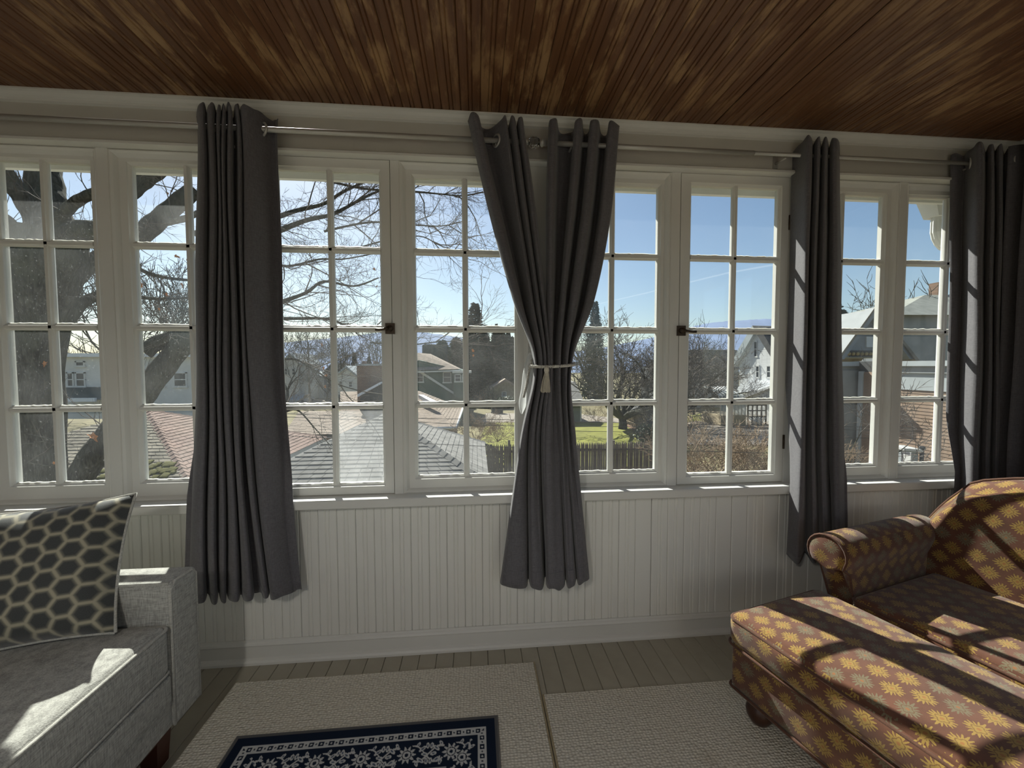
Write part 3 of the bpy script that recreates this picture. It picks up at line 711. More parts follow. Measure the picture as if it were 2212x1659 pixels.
bx0, bx1, by1, by0 = -0.856, 0.070, -0.408, -1.75
nr_ = thing('oriental_rug', 'small navy floral rug with cream border lying on a cream rug', 'rug', (bx0, by1, 0.0092))
Wd, Hd, st_ = bx1-bx0, 0.42, 0.0023
nx, ny = int(Wd/st_), int(Hd/st_)
gx_, gy_ = np.meshgrid(np.linspace(0, Wd, nx+1), np.linspace(0, Hd, ny+1))
dl, dr, dt_ = gx_, Wd-gx_, gy_
d = np.minimum(np.minimum(dl, dr), dt_)
NAVY = np.array([0.010, 0.018, 0.038]); CREAM = np.array([0.62, 0.63, 0.63]); MID = np.array([0.10, 0.13, 0.19]); FIELD = np.array([0.42, 0.44, 0.46]); GREY = np.array([0.13, 0.13, 0.13])
colr = np.tile(NAVY, (ny+1, nx+1, 1)).astype(float)
def put(mask, c): colr[mask] = c
s_ = np.where(dt_ <= np.minimum(dl, dr), gx_-Wd/2, gy_)        # coordinate along the border
put(d < 0.010, GREY)
gd = (d > 0.043) & (d < 0.072); put(gd, CREAM)
q_ = (s_ / 0.034) % 1.0; tt = (d-0.0575)
cell = (np.abs(q_-0.5)*0.034 < 0.0085) & (np.abs(tt) < 0.0085); put(gd & cell, NAVY)
put(gd & (np.hypot((q_-0.5)*0.034, tt) < 0.0035), CREAM)
put(gd & (np.hypot(((q_+0.5) % 1.0-0.5)*0.034, tt) < 0.003), NAVY)
mbm = (d > 0.080) & (d < 0.172)
P_ = 0.150; qs = ((s_+P_/2) % P_)-P_/2; tc = d-0.126
def flower(cx0, cy0, R, n, ph=0.0):
    r_ = np.hypot(qs-cx0, tc-cy0); a_ = np.arctan2(tc-cy0, qs-cx0)
    pet = R*(0.78+0.22*np.cos(n*a_+ph))
    put(mbm & (r_ < pet), CREAM); put(mbm & (r_ < pet*0.78) & (np.cos(n*a_+ph+3.14159) > 0.35), MID)
    put(mbm & (r_ < R*0.52), NAVY); put(mbm & (r_ < R*0.42), CREAM); put(mbm & (r_ < R*0.20), NAVY)
vine = np.abs(tc-0.026*np.sin(2*np.pi*s_/P_*1.0)) < 0.0038
vine2 = np.abs(tc+0.030*np.sin(2*np.pi*s_/P_+0.6)) < 0.0030
put(mbm & (vine | vine2), CREAM)
for sg in (-1, 1):
    for k, (cx0, cy0, ang, L, W2) in enumerate([(0.048, 0.022, 0.6, 0.015, 0.006), (0.052, -0.018, -0.7, 0.015, 0.006), (0.060, 0.002, 0.2, 0.011, 0.006), (0.036, 0.033, 1.2, 0.010, 0.005), (0.036, -0.034, -1.1, 0.010, 0.005), (0.068, 0.026, 1.5, 0.011, 0.006), (0.068, -0.028, 1.5, 0.011, 0.006)]):
        u_ = (qs-sg*cx0)*math.cos(ang*sg)+(tc-cy0)*math.sin(ang*sg); v_ = -(qs-sg*cx0)*math.sin(ang*sg)+(tc-cy0)*math.cos(ang*sg)
        put(mbm & ((u_/L)**2+(v_/W2)**2 < 1), CREAM); put(mbm & ((u_/L)**2+(v_/W2)**2 < 0.22), MID)
put(mbm & (np.hypot(qs, tc) < 0.034), NAVY)
flower(0, 0, 0.031, 10)
g2 = (d > 0.176) & (d < 0.203); put(g2, FIELD)
q2 = (s_ / 0.022) % 1.0; put(g2 & (np.hypot((q2-0.5)*0.022, d-0.1895) < 0.0045), NAVY)
fl = d >= 0.207; put(fl, FIELD)
q3 = ((gx_-Wd/2+0.055) % 0.11)-0.055; q4 = ((gy_+0.02) % 0.09)-0.045
r3 = np.hypot(q3, q4); a3 = np.arctan2(q4, q3)
put(fl & (r3 < 0.036*(0.7+0.3*np.cos(6*a3))), NAVY); put(fl & (r3 < 0.016), CREAM); put(fl & (r3 < 0.007), NAVY)
put(fl & (np.abs(np.sin(gx_*90)*0.012+q4) < 0.0035), MID)
verts = np.dstack([gx_, -gy_, np.full_like(gx_, 0.0075)]).reshape(-1, 3)
idx = np.arange((ny+1)*(nx+1)).reshape(ny+1, nx+1)
quads = np.stack([idx[:-1, :-1], idx[1:, :-1], idx[1:, 1:], idx[:-1, 1:]], -1).reshape(-1, 4)
me = bpy.data.meshes.new('printed_pile'); me.from_pydata(verts.tolist(), [], quads.tolist()); me.update()
at_ = me.color_attributes.new('dye', 'FLOAT_COLOR', 'POINT')
cc = np.concatenate([colr.reshape(-1, 3), np.ones((colr.shape[0]*colr.shape[1], 1))], 1)
at_.data.foreach_set('color', cc.ravel().astype(np.float32))
me.materials.append(M['navyrug']); link(me, 'printed_pile', None, nr_)
mb = MB().box(0, Wd, by0-by1, 0, 0, 0.0070); mb.build('rug_backing', M['rugedge'], nr_)
mb = MB()
mb.tube([(0, by0-by1, 0.004), (0, 0, 0.004), (Wd, 0, 0.004), (Wd, by0-by1, 0.004)], 0.0042, 6).build('edge_binding', M['rugedge'], nr_)

# ------------------------------------------------------------------ soft furniture
def soft_box(sx, sy, sz, r, puff=0.0, side=0.0, seg=5, mid=8):
    """rounded upholstered block, half sizes; puff = crown of the top, side = bulge of the sides"""
    import bmesh
    def par(s):
        a = [-1+(r/s)*(1-math.cos(math.pi/2*k/seg))*1.0 for k in range(seg+1)]
        b = a[-1]; m_ = [b+(-2*b)*k/mid for k in range(1, mid)]
        return a+m_+[-q for q in a[::-1]]
    px_, py_, pz_ = par(sx), par(sy), par(sz)
    bm = bmesh.new()
    def f(p):
        q = Vector((max(-(sx-r), min(sx-r, p[0])), max(-(sy-r), min(sy-r, p[1])), max(-(sz-r), min(sz-r, p[2]))))
        dv = Vector(p)-q
        o_ = q + (dv.normalized()*r if dv.length > 1e-7 else dv)
        u_, v_, w_ = p[0]/sx, p[1]/sy, p[2]/sz
        o_.z += puff*(1-u_*u_)**0.8*(1-v_*v_)**0.8*max(0, w_) if abs(u_) < 1 and abs(v_) < 1 else 0
        bl = side*(1-w_*w_)
        o_.x += bl*u_*(1 if abs(u_) > 0.5 else abs(u_)*2)*(1-v_**4); o_.y += bl*v_*(1 if abs(v_) > 0.5 else abs(v_)*2)*(1-u_**4)
        return o_
    def face(A, Bq, fn):
        g_ = [[bm.verts.new(f(fn(a*1.0, b*1.0))) for b in Bq] for a in A]
        for i in range(len(A)-1):
            for j in range(len(Bq)-1):
                try: bm.faces.new((g_[i][j], g_[i+1][j], g_[i+1][j+1], g_[i][j+1]))
                except ValueError: pass
    for s in (-1, 1):
        face(px_, py_, lambda a, b: (a*sx, b*sy, s*sz))
        face(px_, pz_, lambda a, b: (a*sx, s*sy, b*sz))
        face(py_, pz_, lambda a, b: (s*sx, a*sy, b*sz))
    bmesh.ops.remove_doubles(bm, verts=bm.verts, dist=1e-5)
    bmesh.ops.recalc_face_normals(bm, faces=bm.faces)
    me = bpy.data.meshes.new('soft'); bm.to_mesh(me); bm.free()
    me.polygons.foreach_set('use_smooth', [True]*len(me.polygons))
    return me
def soft(name, c, half, r, m, par, puff=0, side=0, uv=False):
    me = soft_box(*half, r, puff, side); me.materials.append(m)
    o = link(me, name, None, par); o.location = c
    if uv: box_uv(o)
    return o
def rect_loop(sx, sy, r, z, n=6):
    pts = []
    for cx_, cy_2, a0 in ((sx-r, sy-r, 0), (-sx+r, sy-r, 90), (-sx+r, -sy+r, 180), (sx-r, -sy+r, 270)):
        for k in range(n+1):
            a = math.radians(a0+90*k/n); pts.append(Vector((cx_+r*math.cos(a), cy_2+r*math.sin(a), z)))
    return pts+[pts[0]]

# grey sofa along the left wall, facing into the room
sf = thing('sofa', 'light grey heather sofa with narrow square arm beside the left curtain', 'sofa', (-1.42, -1.41, 0))
FX = 0.445                       # front plane in sofa coordinates
soft('sofa_base', (-0.02, 0, 0.215), (0.455, 0.90, 0.045), 0.008, M['sofa'], sf)
soft('front_rail', (FX-0.05, 0, 0.304), (0.048, 0.885, 0.046), 0.010, M['sofa'], sf)
soft('seat_deck', (-0.10, 0, 0.30), (0.36, 0.89, 0.05), 0.01, M['sofa'], sf)
for yc, nm in ((0.445, 'seat_cushion'), (-0.445, 'seat_cushion')):
    soft(nm, (0.085, yc, 0.434), (0.36, 0.442, 0.083), 0.030, M['sofa'], sf, 0.012, 0.004)
    lp = [p+Vector((0.085, yc, 0.434)) for p in rect_loop(0.357, 0.438, 0.02, 0.069)]
    MB().tube(lp, 0.0052, 7, cap=False).build('seat_piping', M['piping'], sf)
    lp = [p+Vector((0.085, yc, 0.434)) for p in rect_loop(0.357, 0.438, 0.02, -0.072)]
    MB().tube(lp, 0.0045, 7, cap=False).build('seat_piping', M['piping'], sf)
    soft('back_cushion', (-0.26, yc, 0.69), (0.085, 0.43, 0.20), 0.06, M['sofa'], sf, 0.0, 0.02)
for s in (1, -1):
    yc = s*0.952
    soft('sofa_arm', (0.0, yc, 0.403), (FX, 0.063, 0.237), 0.016, M['sofa'], sf, 0.004, 0.0)
    a0, a1, z0_, z1_ = yc-0.058, yc+0.058, 0.172, 0.637
    lp = [(FX-0.005, a0, z0_), (FX-0.005, a0, z1_-0.02), (FX-0.005, a0+0.02, z1_), (FX-0.005, a1-0.02, z1_), (FX-0.005, a1, z1_-0.02), (FX-0.005, a1, z0_)]
    MB().tube(lp, 0.005, 7).build('arm_piping', M['piping'], sf)
    MB().tube([(FX-0.01, a0+0.003, z1_+0.001), (-FX, a0+0.003, z1_+0.001)], 0.0045, 6).build('arm_piping', M['piping'], sf)
    for xx in (0.345, -0.36):
        MB().hexa([(xx-0.024, yc-s*0.02-0.024, 0), (xx+0.024, yc-s*0.02-0.024, 0), (xx+0.024, yc-s*0.02+0.024, 0), (xx-0.024, yc-s*0.02+0.024, 0),
                   (xx-0.036, yc-s*0.02-0.034, 0.175), (xx+0.036, yc-s*0.02-0.034, 0.175), (xx+0.036, yc-s*0.02+0.034, 0.175), (xx-0.036, yc-s*0.02+0.034, 0.175)]).build('leg', M['redwood'], sf)
MB().box(-0.38, 0.375, -0.93, 0.93, 0.10, 0.175).build('plinth_rail', M['darkwood'], sf)
soft('sofa_back', (-0.385, 0, 0.53), (0.072, 0.90, 0.36), 0.03, M['sofa'], sf)

# hexagon pillow leaning on the sofa arm
plw = thing('throw_pillow', 'square velvet pillow with dark hexagons, leaning on the sofa arm', 'pillow', (-1.092, -0.578, 0.528))
e1 = Vector((-0.970, -0.235, -0.045)).normalized(); e2 = Vector((-0.080, 0.190, 0.352)).normalized(); e3 = e2.cross(e1).normalized()
if e3.y > 0: e3 = -e3
N = 34; hw, hh = 0.245, 0.212
me_v = {}
for side_, nm in ((1, 'front'), (-1, 'rear')):
    P = []; UVs = []
    for i in range(N+1):
        row = []
        for j in range(N+1):
            u_, v_ = -1+2*j/N, -1+2*i/N
            pin = 0.045*(1-v_*v_)*0.0
            ux = u_*hw*(1-0.07*(1-abs(v_)**2.2)); vx = v_*hh*(1-0.09*(1-abs(u_)**2.2))
            th_ = (0.088 if side_ == 1 else 0.030)*(max(0, 1-u_**4)*max(0, 1-v_**4))**0.55
            wr = 0.004*math.sin(u_*9+v_*5)*(1-u_*u_)*(1-v_*v_) + 0.006*math.sin(7*u_)*max(0, v_)**3*(1-u_*u_)
            p = e1*(hw+ux) + e2*(hh+vx) + e3*side_*(th_+wr)
            row.append(p); UVs.append((0.6-ux*1.03, vx*1.03+0.5))
        P.append(row)
    o = MB().grid(P).build('pillow_'+nm, M['hex'] if side_ == 1 else M['hexback'], plw, fix=False)
    uv = o.data.uv_layers.new(name='uv')
    for l in o.data.loops: uv.data[l.index].uv = UVs[l.vertex_index]
edge_ = []
for k in range(4*24):
    s_2 = k/24; q = s_2 % 1; e_ = int(s_2)
    u_, v_ = [(-1+2*q, -1), (1, -1+2*q), (1-2*q, 1), (-1, 1-2*q)][e_]
    ux = u_*hw*(1-0.07*(1-abs(v_)**2.2)); vx = v_*hh*(1-0.09*(1-abs(u_)**2.2))
    edge_.append(e1*(hw+ux)+e2*(hh+vx))
MB().tube(edge_+[edge_[0]], 0.0045, 7, cap=False).build('pillow_piping', M['piping'], plw)

# patterned daybed set: long ottoman and rolled-arm settee turned 15 degrees
RZ15 = math.radians(15.0); UX = Vector((math.cos(RZ15), math.sin(RZ15), 0)); VX = Vector((-math.sin(RZ15), math.cos(RZ15), 0))
def bun(par, x, y, z=0.0):
    MB().lathe([(0, 0), (0.022, 0), (0.030, 0.006), (0.042, 0.026), (0.046, 0.045), (0.042, 0.062), (0.032, 0.074), (0.030, 0.080), (0.040, 0.086), (0.042, 0.100), (0.036, 0.106), (0, 0.106)], 20, (x, y, z)).build('bun_foot', M['darkwood'], par)
ou, ov, ohu, ohv = 1.047, -1.32, 0.253, 0.635
ot = thing('ottoman', 'long patterned rust and gold ottoman on dark bun feet', 'ottoman', UX*ou+VX*ov+Vector((0, 0, 0.009)), RZ15)
soft('ottoman_base', (0, 0, 0.195), (ohu-0.010, ohv-0.010, 0.090), 0.018, M['chenille'], ot, 0, 0.004, True)
soft('ottoman_cushion', (0, 0, 0.330), (ohu, ohv, 0.060), 0.034, M['chenille'], ot, 0.034, 0.012, True)
MB().tube([p for p in rect_loop(ohu-0.004, ohv-0.004, 0.03, 0.372)], 0.006, 8, cap=False).build('cushion_piping', M['chenille_pipe'], ot)
MB().tube([p for p in rect_loop(ohu+0.002, ohv+0.002, 0.035, 0.278)], 0.005, 8, cap=False).build('cushion_piping', M['chenille_pipe'], ot)
gp = rect_loop(ohu-0.006, ohv-0.006, 0.02, 0.112)
MB().tube(gp, 0.0055, 6, cap=False).build('gimp_braid', M['chenille_pipe'], ot)
for sx_ in (-1, 1):
    for sy_2 in (-1, 1): bun(ot, sx_*(ohu-0.075), sy_2*(ohv-0.085))

cu, cv_ = 1.75, -1.35
st = thing('settee', 'patterned rust and gold settee with rolled arm and arched back', 'settee', UX*cu+VX*cv_+Vector((0, 0, 0.009)), RZ15)
soft('settee_base', (-0.075, 0, 0.195), (0.355, 0.60, 0.085), 0.015, M['chenille'], st, 0, 0, True)
soft('seat_cushion', (-0.155, 0, 0.345), (0.285, 0.55, 0.066), 0.034, M['chenille'], st, 0.020, 0.006, True)
MB().tube([p+Vector((-0.155, 0, 0)) for p in rect_loop(0.282, 0.547, 0.03, 0.393)], 0.0058, 8, cap=False).build('seat_piping', M['chenille_pipe'], st)
for s in (1, -1):
    # profile in (y, z), arm runs along x
    yc, zc, rr = 0.607, 0.566, 0.072
    prof = [(yc-0.052, 0.105), (yc-0.050, 0.34), (yc-0.050, 0.485), (yc-0.062, 0.520)]
    for k in range(15):
        a = math.radians(205-k*17.2); prof.append((yc+rr*math.cos(a)*1.02, zc+rr*math.sin(a)*1.0))
    prof += [(yc+0.048, 0.495), (yc+0.045, 0.34), (yc+0.045, 0.105)]
    def front(xx, z): return xx+(0.10*max(0.0, min(1.0, (0.515-z)/0.05)) if xx < -0.3 else 0)
    P = []
    for xx, sc in ((-0.492, 0.02), (-0.494, 0.5), (-0.494, 0.88), (-0.486, 0.97), (-0.472, 1.0), (-0.36, 1.0), (0.0, 0.99), (0.14, 0.97), (0.17, 0.95), (0.18, 0.90), (0.185, 0.5), (0.185, 0.02)):
        P.append([Vector((front(xx, z), s*(yc+(y-yc)*sc), 0.50+(z-0.50)*sc)) for y, z in prof])
    o = MB().grid(P, closed=True).build('rolled_arm', M['chenille'], st); box_uv(o)
    lp = [Vector((front(-0.490, z), s*(yc+(y-yc)*0.985), 0.50+(z-0.50)*0.985)) for y, z in prof]
    MB().tube(lp, 0.005, 7).build('arm_piping', M['chenille_pipe'], st)
    for xx in (-0.33, 0.20): bun(st, xx, s*0.52)
# upright back with a broad rolled crest, arched towards the middle
VR_ = [0, 0.20, 0.33, 0.47, 0.55, 0.58, 0.605, 0.625]; ZR_ = [0.890, 0.885, 0.868, 0.818, 0.705, 0.650, 0.595, 0.52]
vs_ = sorted(set([0.625*math.sin(math.pi/2*k/18)*sg for k in range(19) for sg in (1, -1)]))
P = []; pipe_ = []
for v in vs_:
    a_ = abs(v); zr = float(np.interp(a_, VR_, ZR_)); xr = 0.235-0.04*max(0.0, (a_-0.50)/0.125); zf = zr-0.055
    pf = -0.012*(1-(v/0.625)**2)
    def cp(f_): return (0.150+(xr-0.150)*f_, zf+0.010+(zr-zf-0.010)*(f_+0.20*math.sin(math.pi*f_)))
    col_ = [(0.100+pf, 0.33), (0.108+pf, 0.33+0.30*(zf-0.33)), (0.112+pf*0.8, 0.33+0.55*(zf-0.33)), (0.115+pf*0.6, 0.33+0.78*(zf-0.33)), (0.118, zf-0.055), (0.123, zf-0.026), (0.134, zf-0.004), cp(0), cp(0.25), cp(0.5), cp(0.75), cp(1.0),
            (xr+0.020, zr-0.010), (xr+0.045, zr-0.06), (xr+0.04, 0.30), (xr+0.03, 0.12), (0.10, 0.12)]
    P.append([Vector((x, v, z)) for x, z in col_]); pipe_.append(Vector((xr+0.002, v, zr+0.003)))
nb_ = len(P[0])
for idx_ in (0, -1):
    c_ = sum(P[idx_], Vector())/nb_; cap = [[c_.lerp(p, f_)+Vector((0, (-1 if idx_ == 0 else 1)*0.010*(1-f_*f_), 0)) for p in P[idx_]] for f_ in (0.02, 0.5, 0.93)]
    P = cap+P if idx_ == 0 else P+cap[::-1]
o = MB().grid(P, closed=True).build('arched_back', M['chenille'], st)
dl_ = [0.0]; mid = P[len(P)//2]
for j in range(1, nb_): dl_.append(dl_[-1]+(mid[j]-mid[j-1]).length)
uvl = o.data.uv_layers.new(name='uv')
for l in o.data.loops:
    i, j = divmod(l.vertex_index, nb_); uvl.data[l.index].uv = (P[i][j].y*1.0, P[i][j].z if j < 7 else mid[6].z+dl_[j]-dl_[6])
MB().tube(pipe_, 0.0062, 8).build('back_piping', M['chenille_pipe'], st)
for sg in (0, -1):
    MB().tube([p+Vector((-0.003, 0, 0)) for p in P[3 if sg == 0 else -4][:12]], 0.0055, 8).build('back_piping', M['chenille_pipe'], st)

# ------------------------------------------------------------------ outdoors: materials
M['grass_dull'] = plain('winter_grass', (0.17, 0.145, 0.075), 0.95, 0.35, 0.6)
M['lawn'] = plain('green_lawn', (0.175, 0.175, 0.030), 0.95, 0.3, 0.9)
M['gravel'] = plain('pale_gravel', (0.26, 0.225, 0.19), 0.95, 0.25, 2)
M['soil'] = plain('leafy_soil', (0.19, 0.115, 0.07), 0.95, 0.4, 1.5)
g = G('furrowed_grey_bark'); co = g.coord()
bk1 = g.noise(g.n('Mapping', {'Vector': co, 'Scale': (26, 26, 5)}).outputs[0], 1.0, 6, 0.7); bk2 = g.noise(co, 2.2, 4)
bc = g.ramp(bk1, [(0.36, (0.012, 0.0115, 0.0095)), (0.50, (0.058, 0.055, 0.045)), (0.68, (0.125, 0.122, 0.104))])
bc = g.mix(g.ramp(bk2, [(0.45, (0, 0, 0)), (0.7, (0.6, 0.6, 0.6))]), bc, (0.075, 0.085, 0.052))
M['bark'] = g.base(bc, 0.95, 0.1, bk1, 1.0, 0.03)
M['twig'] = plain('grey_twigs', (0.115, 0.098, 0.085), 0.9, 0.3, 3)
M['brush'] = plain('tan_brush_twigs', (0.26, 0.19, 0.125), 0.9, 0.35, 3)
M['greytwig'] = plain('far_twigs', (0.20, 0.175, 0.155), 0.9, 0.25, 1)
M['leafdry'] = plain('dry_oak_leaf', (0.50, 0.19, 0.05), 0.7, 0.3, 60)
M['needle'] = plain('dark_needles', (0.042, 0.064, 0.045), 0.9, 0.35, 3)
M['needleblue'] = plain('blue_green_needles', (0.045, 0.066, 0.058), 0.9, 0.3, 3)
M['holly'] = plain('holly_leaves', (0.06, 0.085, 0.035), 0.5, 0.4, 6)
M['wsiding'] = plain('white_painted_siding', (0.62, 0.62, 0.60), 0.6, 0.06, 2)
M['greensiding'] = plain('dark_green_siding', (0.085, 0.125, 0.105), 0.7, 0.1, 1)
M['browns'] = plain('brown_wood_siding', (0.25, 0.175, 0.125), 0.8, 0.2, 4)
M['greys'] = plain('grey_painted_siding', (0.24, 0.255, 0.26), 0.7, 0.1, 2)
M['greyband'] = plain('grey_fascia_paint', (0.36, 0.39, 0.40), 0.6, 0.08, 2)
M['roofdark'] = plain('dark_slate_roof', (0.065, 0.065, 0.065), 0.8, 0.25, 3)
M['rooftan'] = plain('tan_shingles', (0.30, 0.235, 0.185), 0.9, 0.2, 3)
M['roofred'] = plain('rust_shingles', (0.215, 0.142, 0.115), 0.9, 0.22, 2.5)
M['roofbrown'] = plain('weathered_brown_shingles', (0.19, 0.165, 0.125), 0.9, 0.35, 1.6)
M['roofpale'] = plain('pale_grey_green_shingles', (0.27, 0.275, 0.24), 0.9, 0.15, 2)
M['roofgrey'] = plain('grey_shingles', (0.215, 0.205, 0.19), 0.9, 0.22, 3)
M['moss'] = plain('roof_moss', (0.095, 0.088, 0.018), 0.95, 0.4, 12)
M['awning'] = plain('dark_green_awning', (0.05, 0.075, 0.07), 0.7, 0.15, 2)
M['paneo'] = plain('dark_window_pane', (0.06, 0.07, 0.08), 0.15, 0.2, 2, 0.5)
M['fence'] = plain('weathered_picket', (0.15, 0.135, 0.115), 0.95, 0.3, 5)
M['fence2'] = plain('pale_fence_board', (0.30, 0.25, 0.18), 0.95, 0.25, 5)
M['shed'] = plain('slate_blue_paint', (0.055, 0.085, 0.13), 0.7, 0.12, 2)
M['bin'] = plain('black_bin_plastic', (0.02, 0.025, 0.03), 0.5, 0.2, 2)
M['stone'] = plain('tan_foundation', (0.34, 0.28, 0.19), 0.95, 0.25, 3)
M['snow'] = plain('old_snow', (0.75, 0.77, 0.80), 0.8, 0.05, 2)
M['hill'] = plain('distant_wooded_ridge', (0.13, 0.175, 0.28), 1.0, 0.12, 0.02)  # aerial haze painted into the base colour as a blue tint
M['carpaint'] = plain('silver_car_paint', (0.32, 0.34, 0.36), 0.25, 0.05, 2, 0.5)
M['orn'] = plain('ochre_gable_ornament', (0.40, 0.29, 0.12), 0.8, 0.3, 8)
M['wire'] = plain('dark_cable', (0.03, 0.03, 0.032), 0.6)
g = G('chimney_brick'); bt = g.n('TexBrick', {'Vector': g.coord('Object', None, (math.pi/2, 0, 0)), 'Color1': (0.23, 0.14, 0.095, 1), 'Color2': (0.17, 0.105, 0.075, 1), 'Mortar': (0.33, 0.29, 0.25, 1), 'Scale': 4.0, 'Mortar Size': 0.012})
M['brick'] = g.base(bt.outputs[0], 0.9, 0.1)
g = G('white_painted_brick'); bt = g.n('TexBrick', {'Vector': g.coord('Object', None, (math.pi/2, 0, 0)), 'Color1': (0.72, 0.72, 0.71, 1), 'Color2': (0.64, 0.64, 0.63, 1), 'Mortar': (0.48, 0.48, 0.48, 1), 'Scale': 3.0, 'Mortar Size': 0.012})
M['wbrick'] = g.base(bt.outputs[0], 0.8, 0.1)
g = G('greenhouse_glass'); g.p.inputs['Roughness'].default_value = 0.1; g.p.inputs['Base Color'].default_value = (0.45, 0.52, 0.55, 1); g.p.inputs['Alpha'].default_value = 0.55
M['ghglass'] = g.m

# ------------------------------------------------------------------ ground
def gz(Y): return -4.0 - 0.004*max(0.0, Y-16.0)
def gnd(px, py):
    """meet the sloping ground along a bearing"""
    d = bearing(px, py); lo, hi = 0.5, 600.0
    for _ in range(50):
        m_ = (lo+hi)/2; p = EYE+d*m_
        if p.z > gz(p.y): lo = m_
        else: hi = m_
    return EYE+d*lo
ys = [1.0, 4, 8, 12, 16, 22, 30, 40, 55, 75, 100, 130, 160, 220, 320, 480]
P = []
for Y in ys:
    hw_ = 60+Y*2.2
    P.append([Vector((-hw_+2*hw_*j/24, Y, gz(Y)+0.05*math.sin(j*2.1+Y))) for j in range(25)])
gr = structure(MB().grid(P).build('ground', M['grass_dull'], None), 'dull winter ground sloping down behind the houses')
yard = MB()
Pn = [[Vector((x, y, -4.02)) for x in (-70, 70)] for y in (-60, 1.0)]
yard.grid(Pn).build('yard', M['grass_dull'], gr)
# lower storey of this house carrying the porch
structure(MB().box(XL-0.1, XR+0.1, YB-4.0, WT, -4.05, -0.16).build('wall_lower', M['wsiding']), 'lower storey of the house below the porch floor')
def patch(name, pts, m, label, lift=0.03):
    v = [gnd(*p)+Vector((0, 0, lift)) for p in pts]
    o = MB().prism(v, (0, 0, 0.02)).build(name, m); return structure(o, label)
patch('lawn', [(1030, 962), (1052, 914), (1232, 912), (1372, 914), (1408, 950), (1420, 1010), (1040, 1010)], M['lawn'], 'bright green lawn beyond the picket fence')
patch('driveway', [(1030, 914), (1050, 894), (1240, 894), (1400, 913), (1372, 915), (1232, 913)], M['gravel'], 'pale gravel drive at the far side of the lawn', 0.05)
patch('lawn', [(1478, 918), (1486, 897), (1530, 893), (1556, 908), (1560, 916)], M['lawn'], 'small green lawn by the greenhouse')
patch('driveway', [(1470, 962), (1478, 914), (1560, 906), (1690, 912), (1720, 965)], M['gravel'], 'pale gravel drive in front of the white brick house', 0.06)
patch('lawn', [(1340, 913), (1392, 913), (1420, 956), (1404, 958)], M['soil'], 'brown leafy bed beside the lawn', 0.08)
patch('road', [(560, 876), (620, 868), (735, 858), (735, 866), (640, 886), (560, 892)], M['gravel'], 'pale road passing in front of far white houses', 0.05)

# ------------------------------------------------------------------ trees
class Bare:
    def __init__(s, seed, rmin=0.0022): s.rmin = rmin; s.top = None; s.r = random.Random(seed); s.limb = MB(); s.twig = MB(); s.tips = []
    def path(s, p, d, L, n, jit, up):
        pts = [p.copy()]; d = d.normalized()
        for i in range(n):
            d = (d + Vector((s.r.gauss(0, jit), s.r.gauss(0, jit), s.r.gauss(0, jit)+up))).normalized()
            p = p + d*(L/n); pts.append(p.copy())
        return pts, d
    def grow(s, p, d, L, rad, lvl, kids=(3, 5), jit=0.16, up=0.03, shrink=0.62, thick=0.03):
        if s.top and p.z > s.top: return
        n = 4 if lvl else 3
        pts, dend = s.path(p, d, L, n, jit, up)
        rr = [rad*(1-0.55*i/n) for i in range(n+1)]
        (s.limb if rad > thick else s.twig).tube(pts, rr, 6 if rad > thick else 3, cap=False)
        if lvl == 0: s.tips.append(pts[-1]); return
        for k in range(s.r.randint(*kids)):
            f_ = s.r.uniform(0.25, 1.0) if k else 1.0; i = min(n-1, int(f_*n)); q = pts[i].lerp(pts[i+1], f_*n-i)
            dd = (pts[i+1]-pts[i]).normalized(); ax = dd.orthogonal(); ax.rotate(Matrix.Rotation(s.r.uniform(0, 6.283), 3, dd))
            ang = s.r.uniform(0.35, 0.95) if k else s.r.uniform(0.0, 0.3)
            nd = dd.copy(); nd.rotate(Matrix.Rotation(ang, 3, ax))
            s.grow(q, nd, L*shrink*s.r.uniform(0.75, 1.15), max(rad*(0.66 if k == 0 else 0.5)*(1-0.3*f_), s.rmin), lvl-1, kids, jit, up, shrink, thick)
    def along(s, pts, dens, L, rad, lvl, bias=Vector((0, 0, 0.2)), start=0.1, kids=(3, 4)):
        """side branches along a limb polyline"""
        tot = sum((pts[i+1]-pts[i]).length for i in range(len(pts)-1)); cnt = int(tot*dens)
        for _ in range(cnt):
            f_ = s.r.uniform(start, 1); i = min(len(pts)-2, int(f_*(len(pts)-1))); q = pts[i].lerp(pts[i+1], s.r.random())
            dd = (pts[i+1]-pts[i]).normalized(); v = Vector((s.r.gauss(0, 1), s.r.gauss(0, 0.6), s.r.gauss(0, 1))).normalized()
            s.grow(q, (dd*0.8+v*0.9+bias).normalized(), L*s.r.uniform(0.5, 1.2), rad*s.r.uniform(0.6, 1.1), lvl, kids, 0.2, 0.03, 0.6)
def smooth_path(pts, n=4):
    return [Vector(p) for p in catmull([tuple(p) for p in pts], n)]

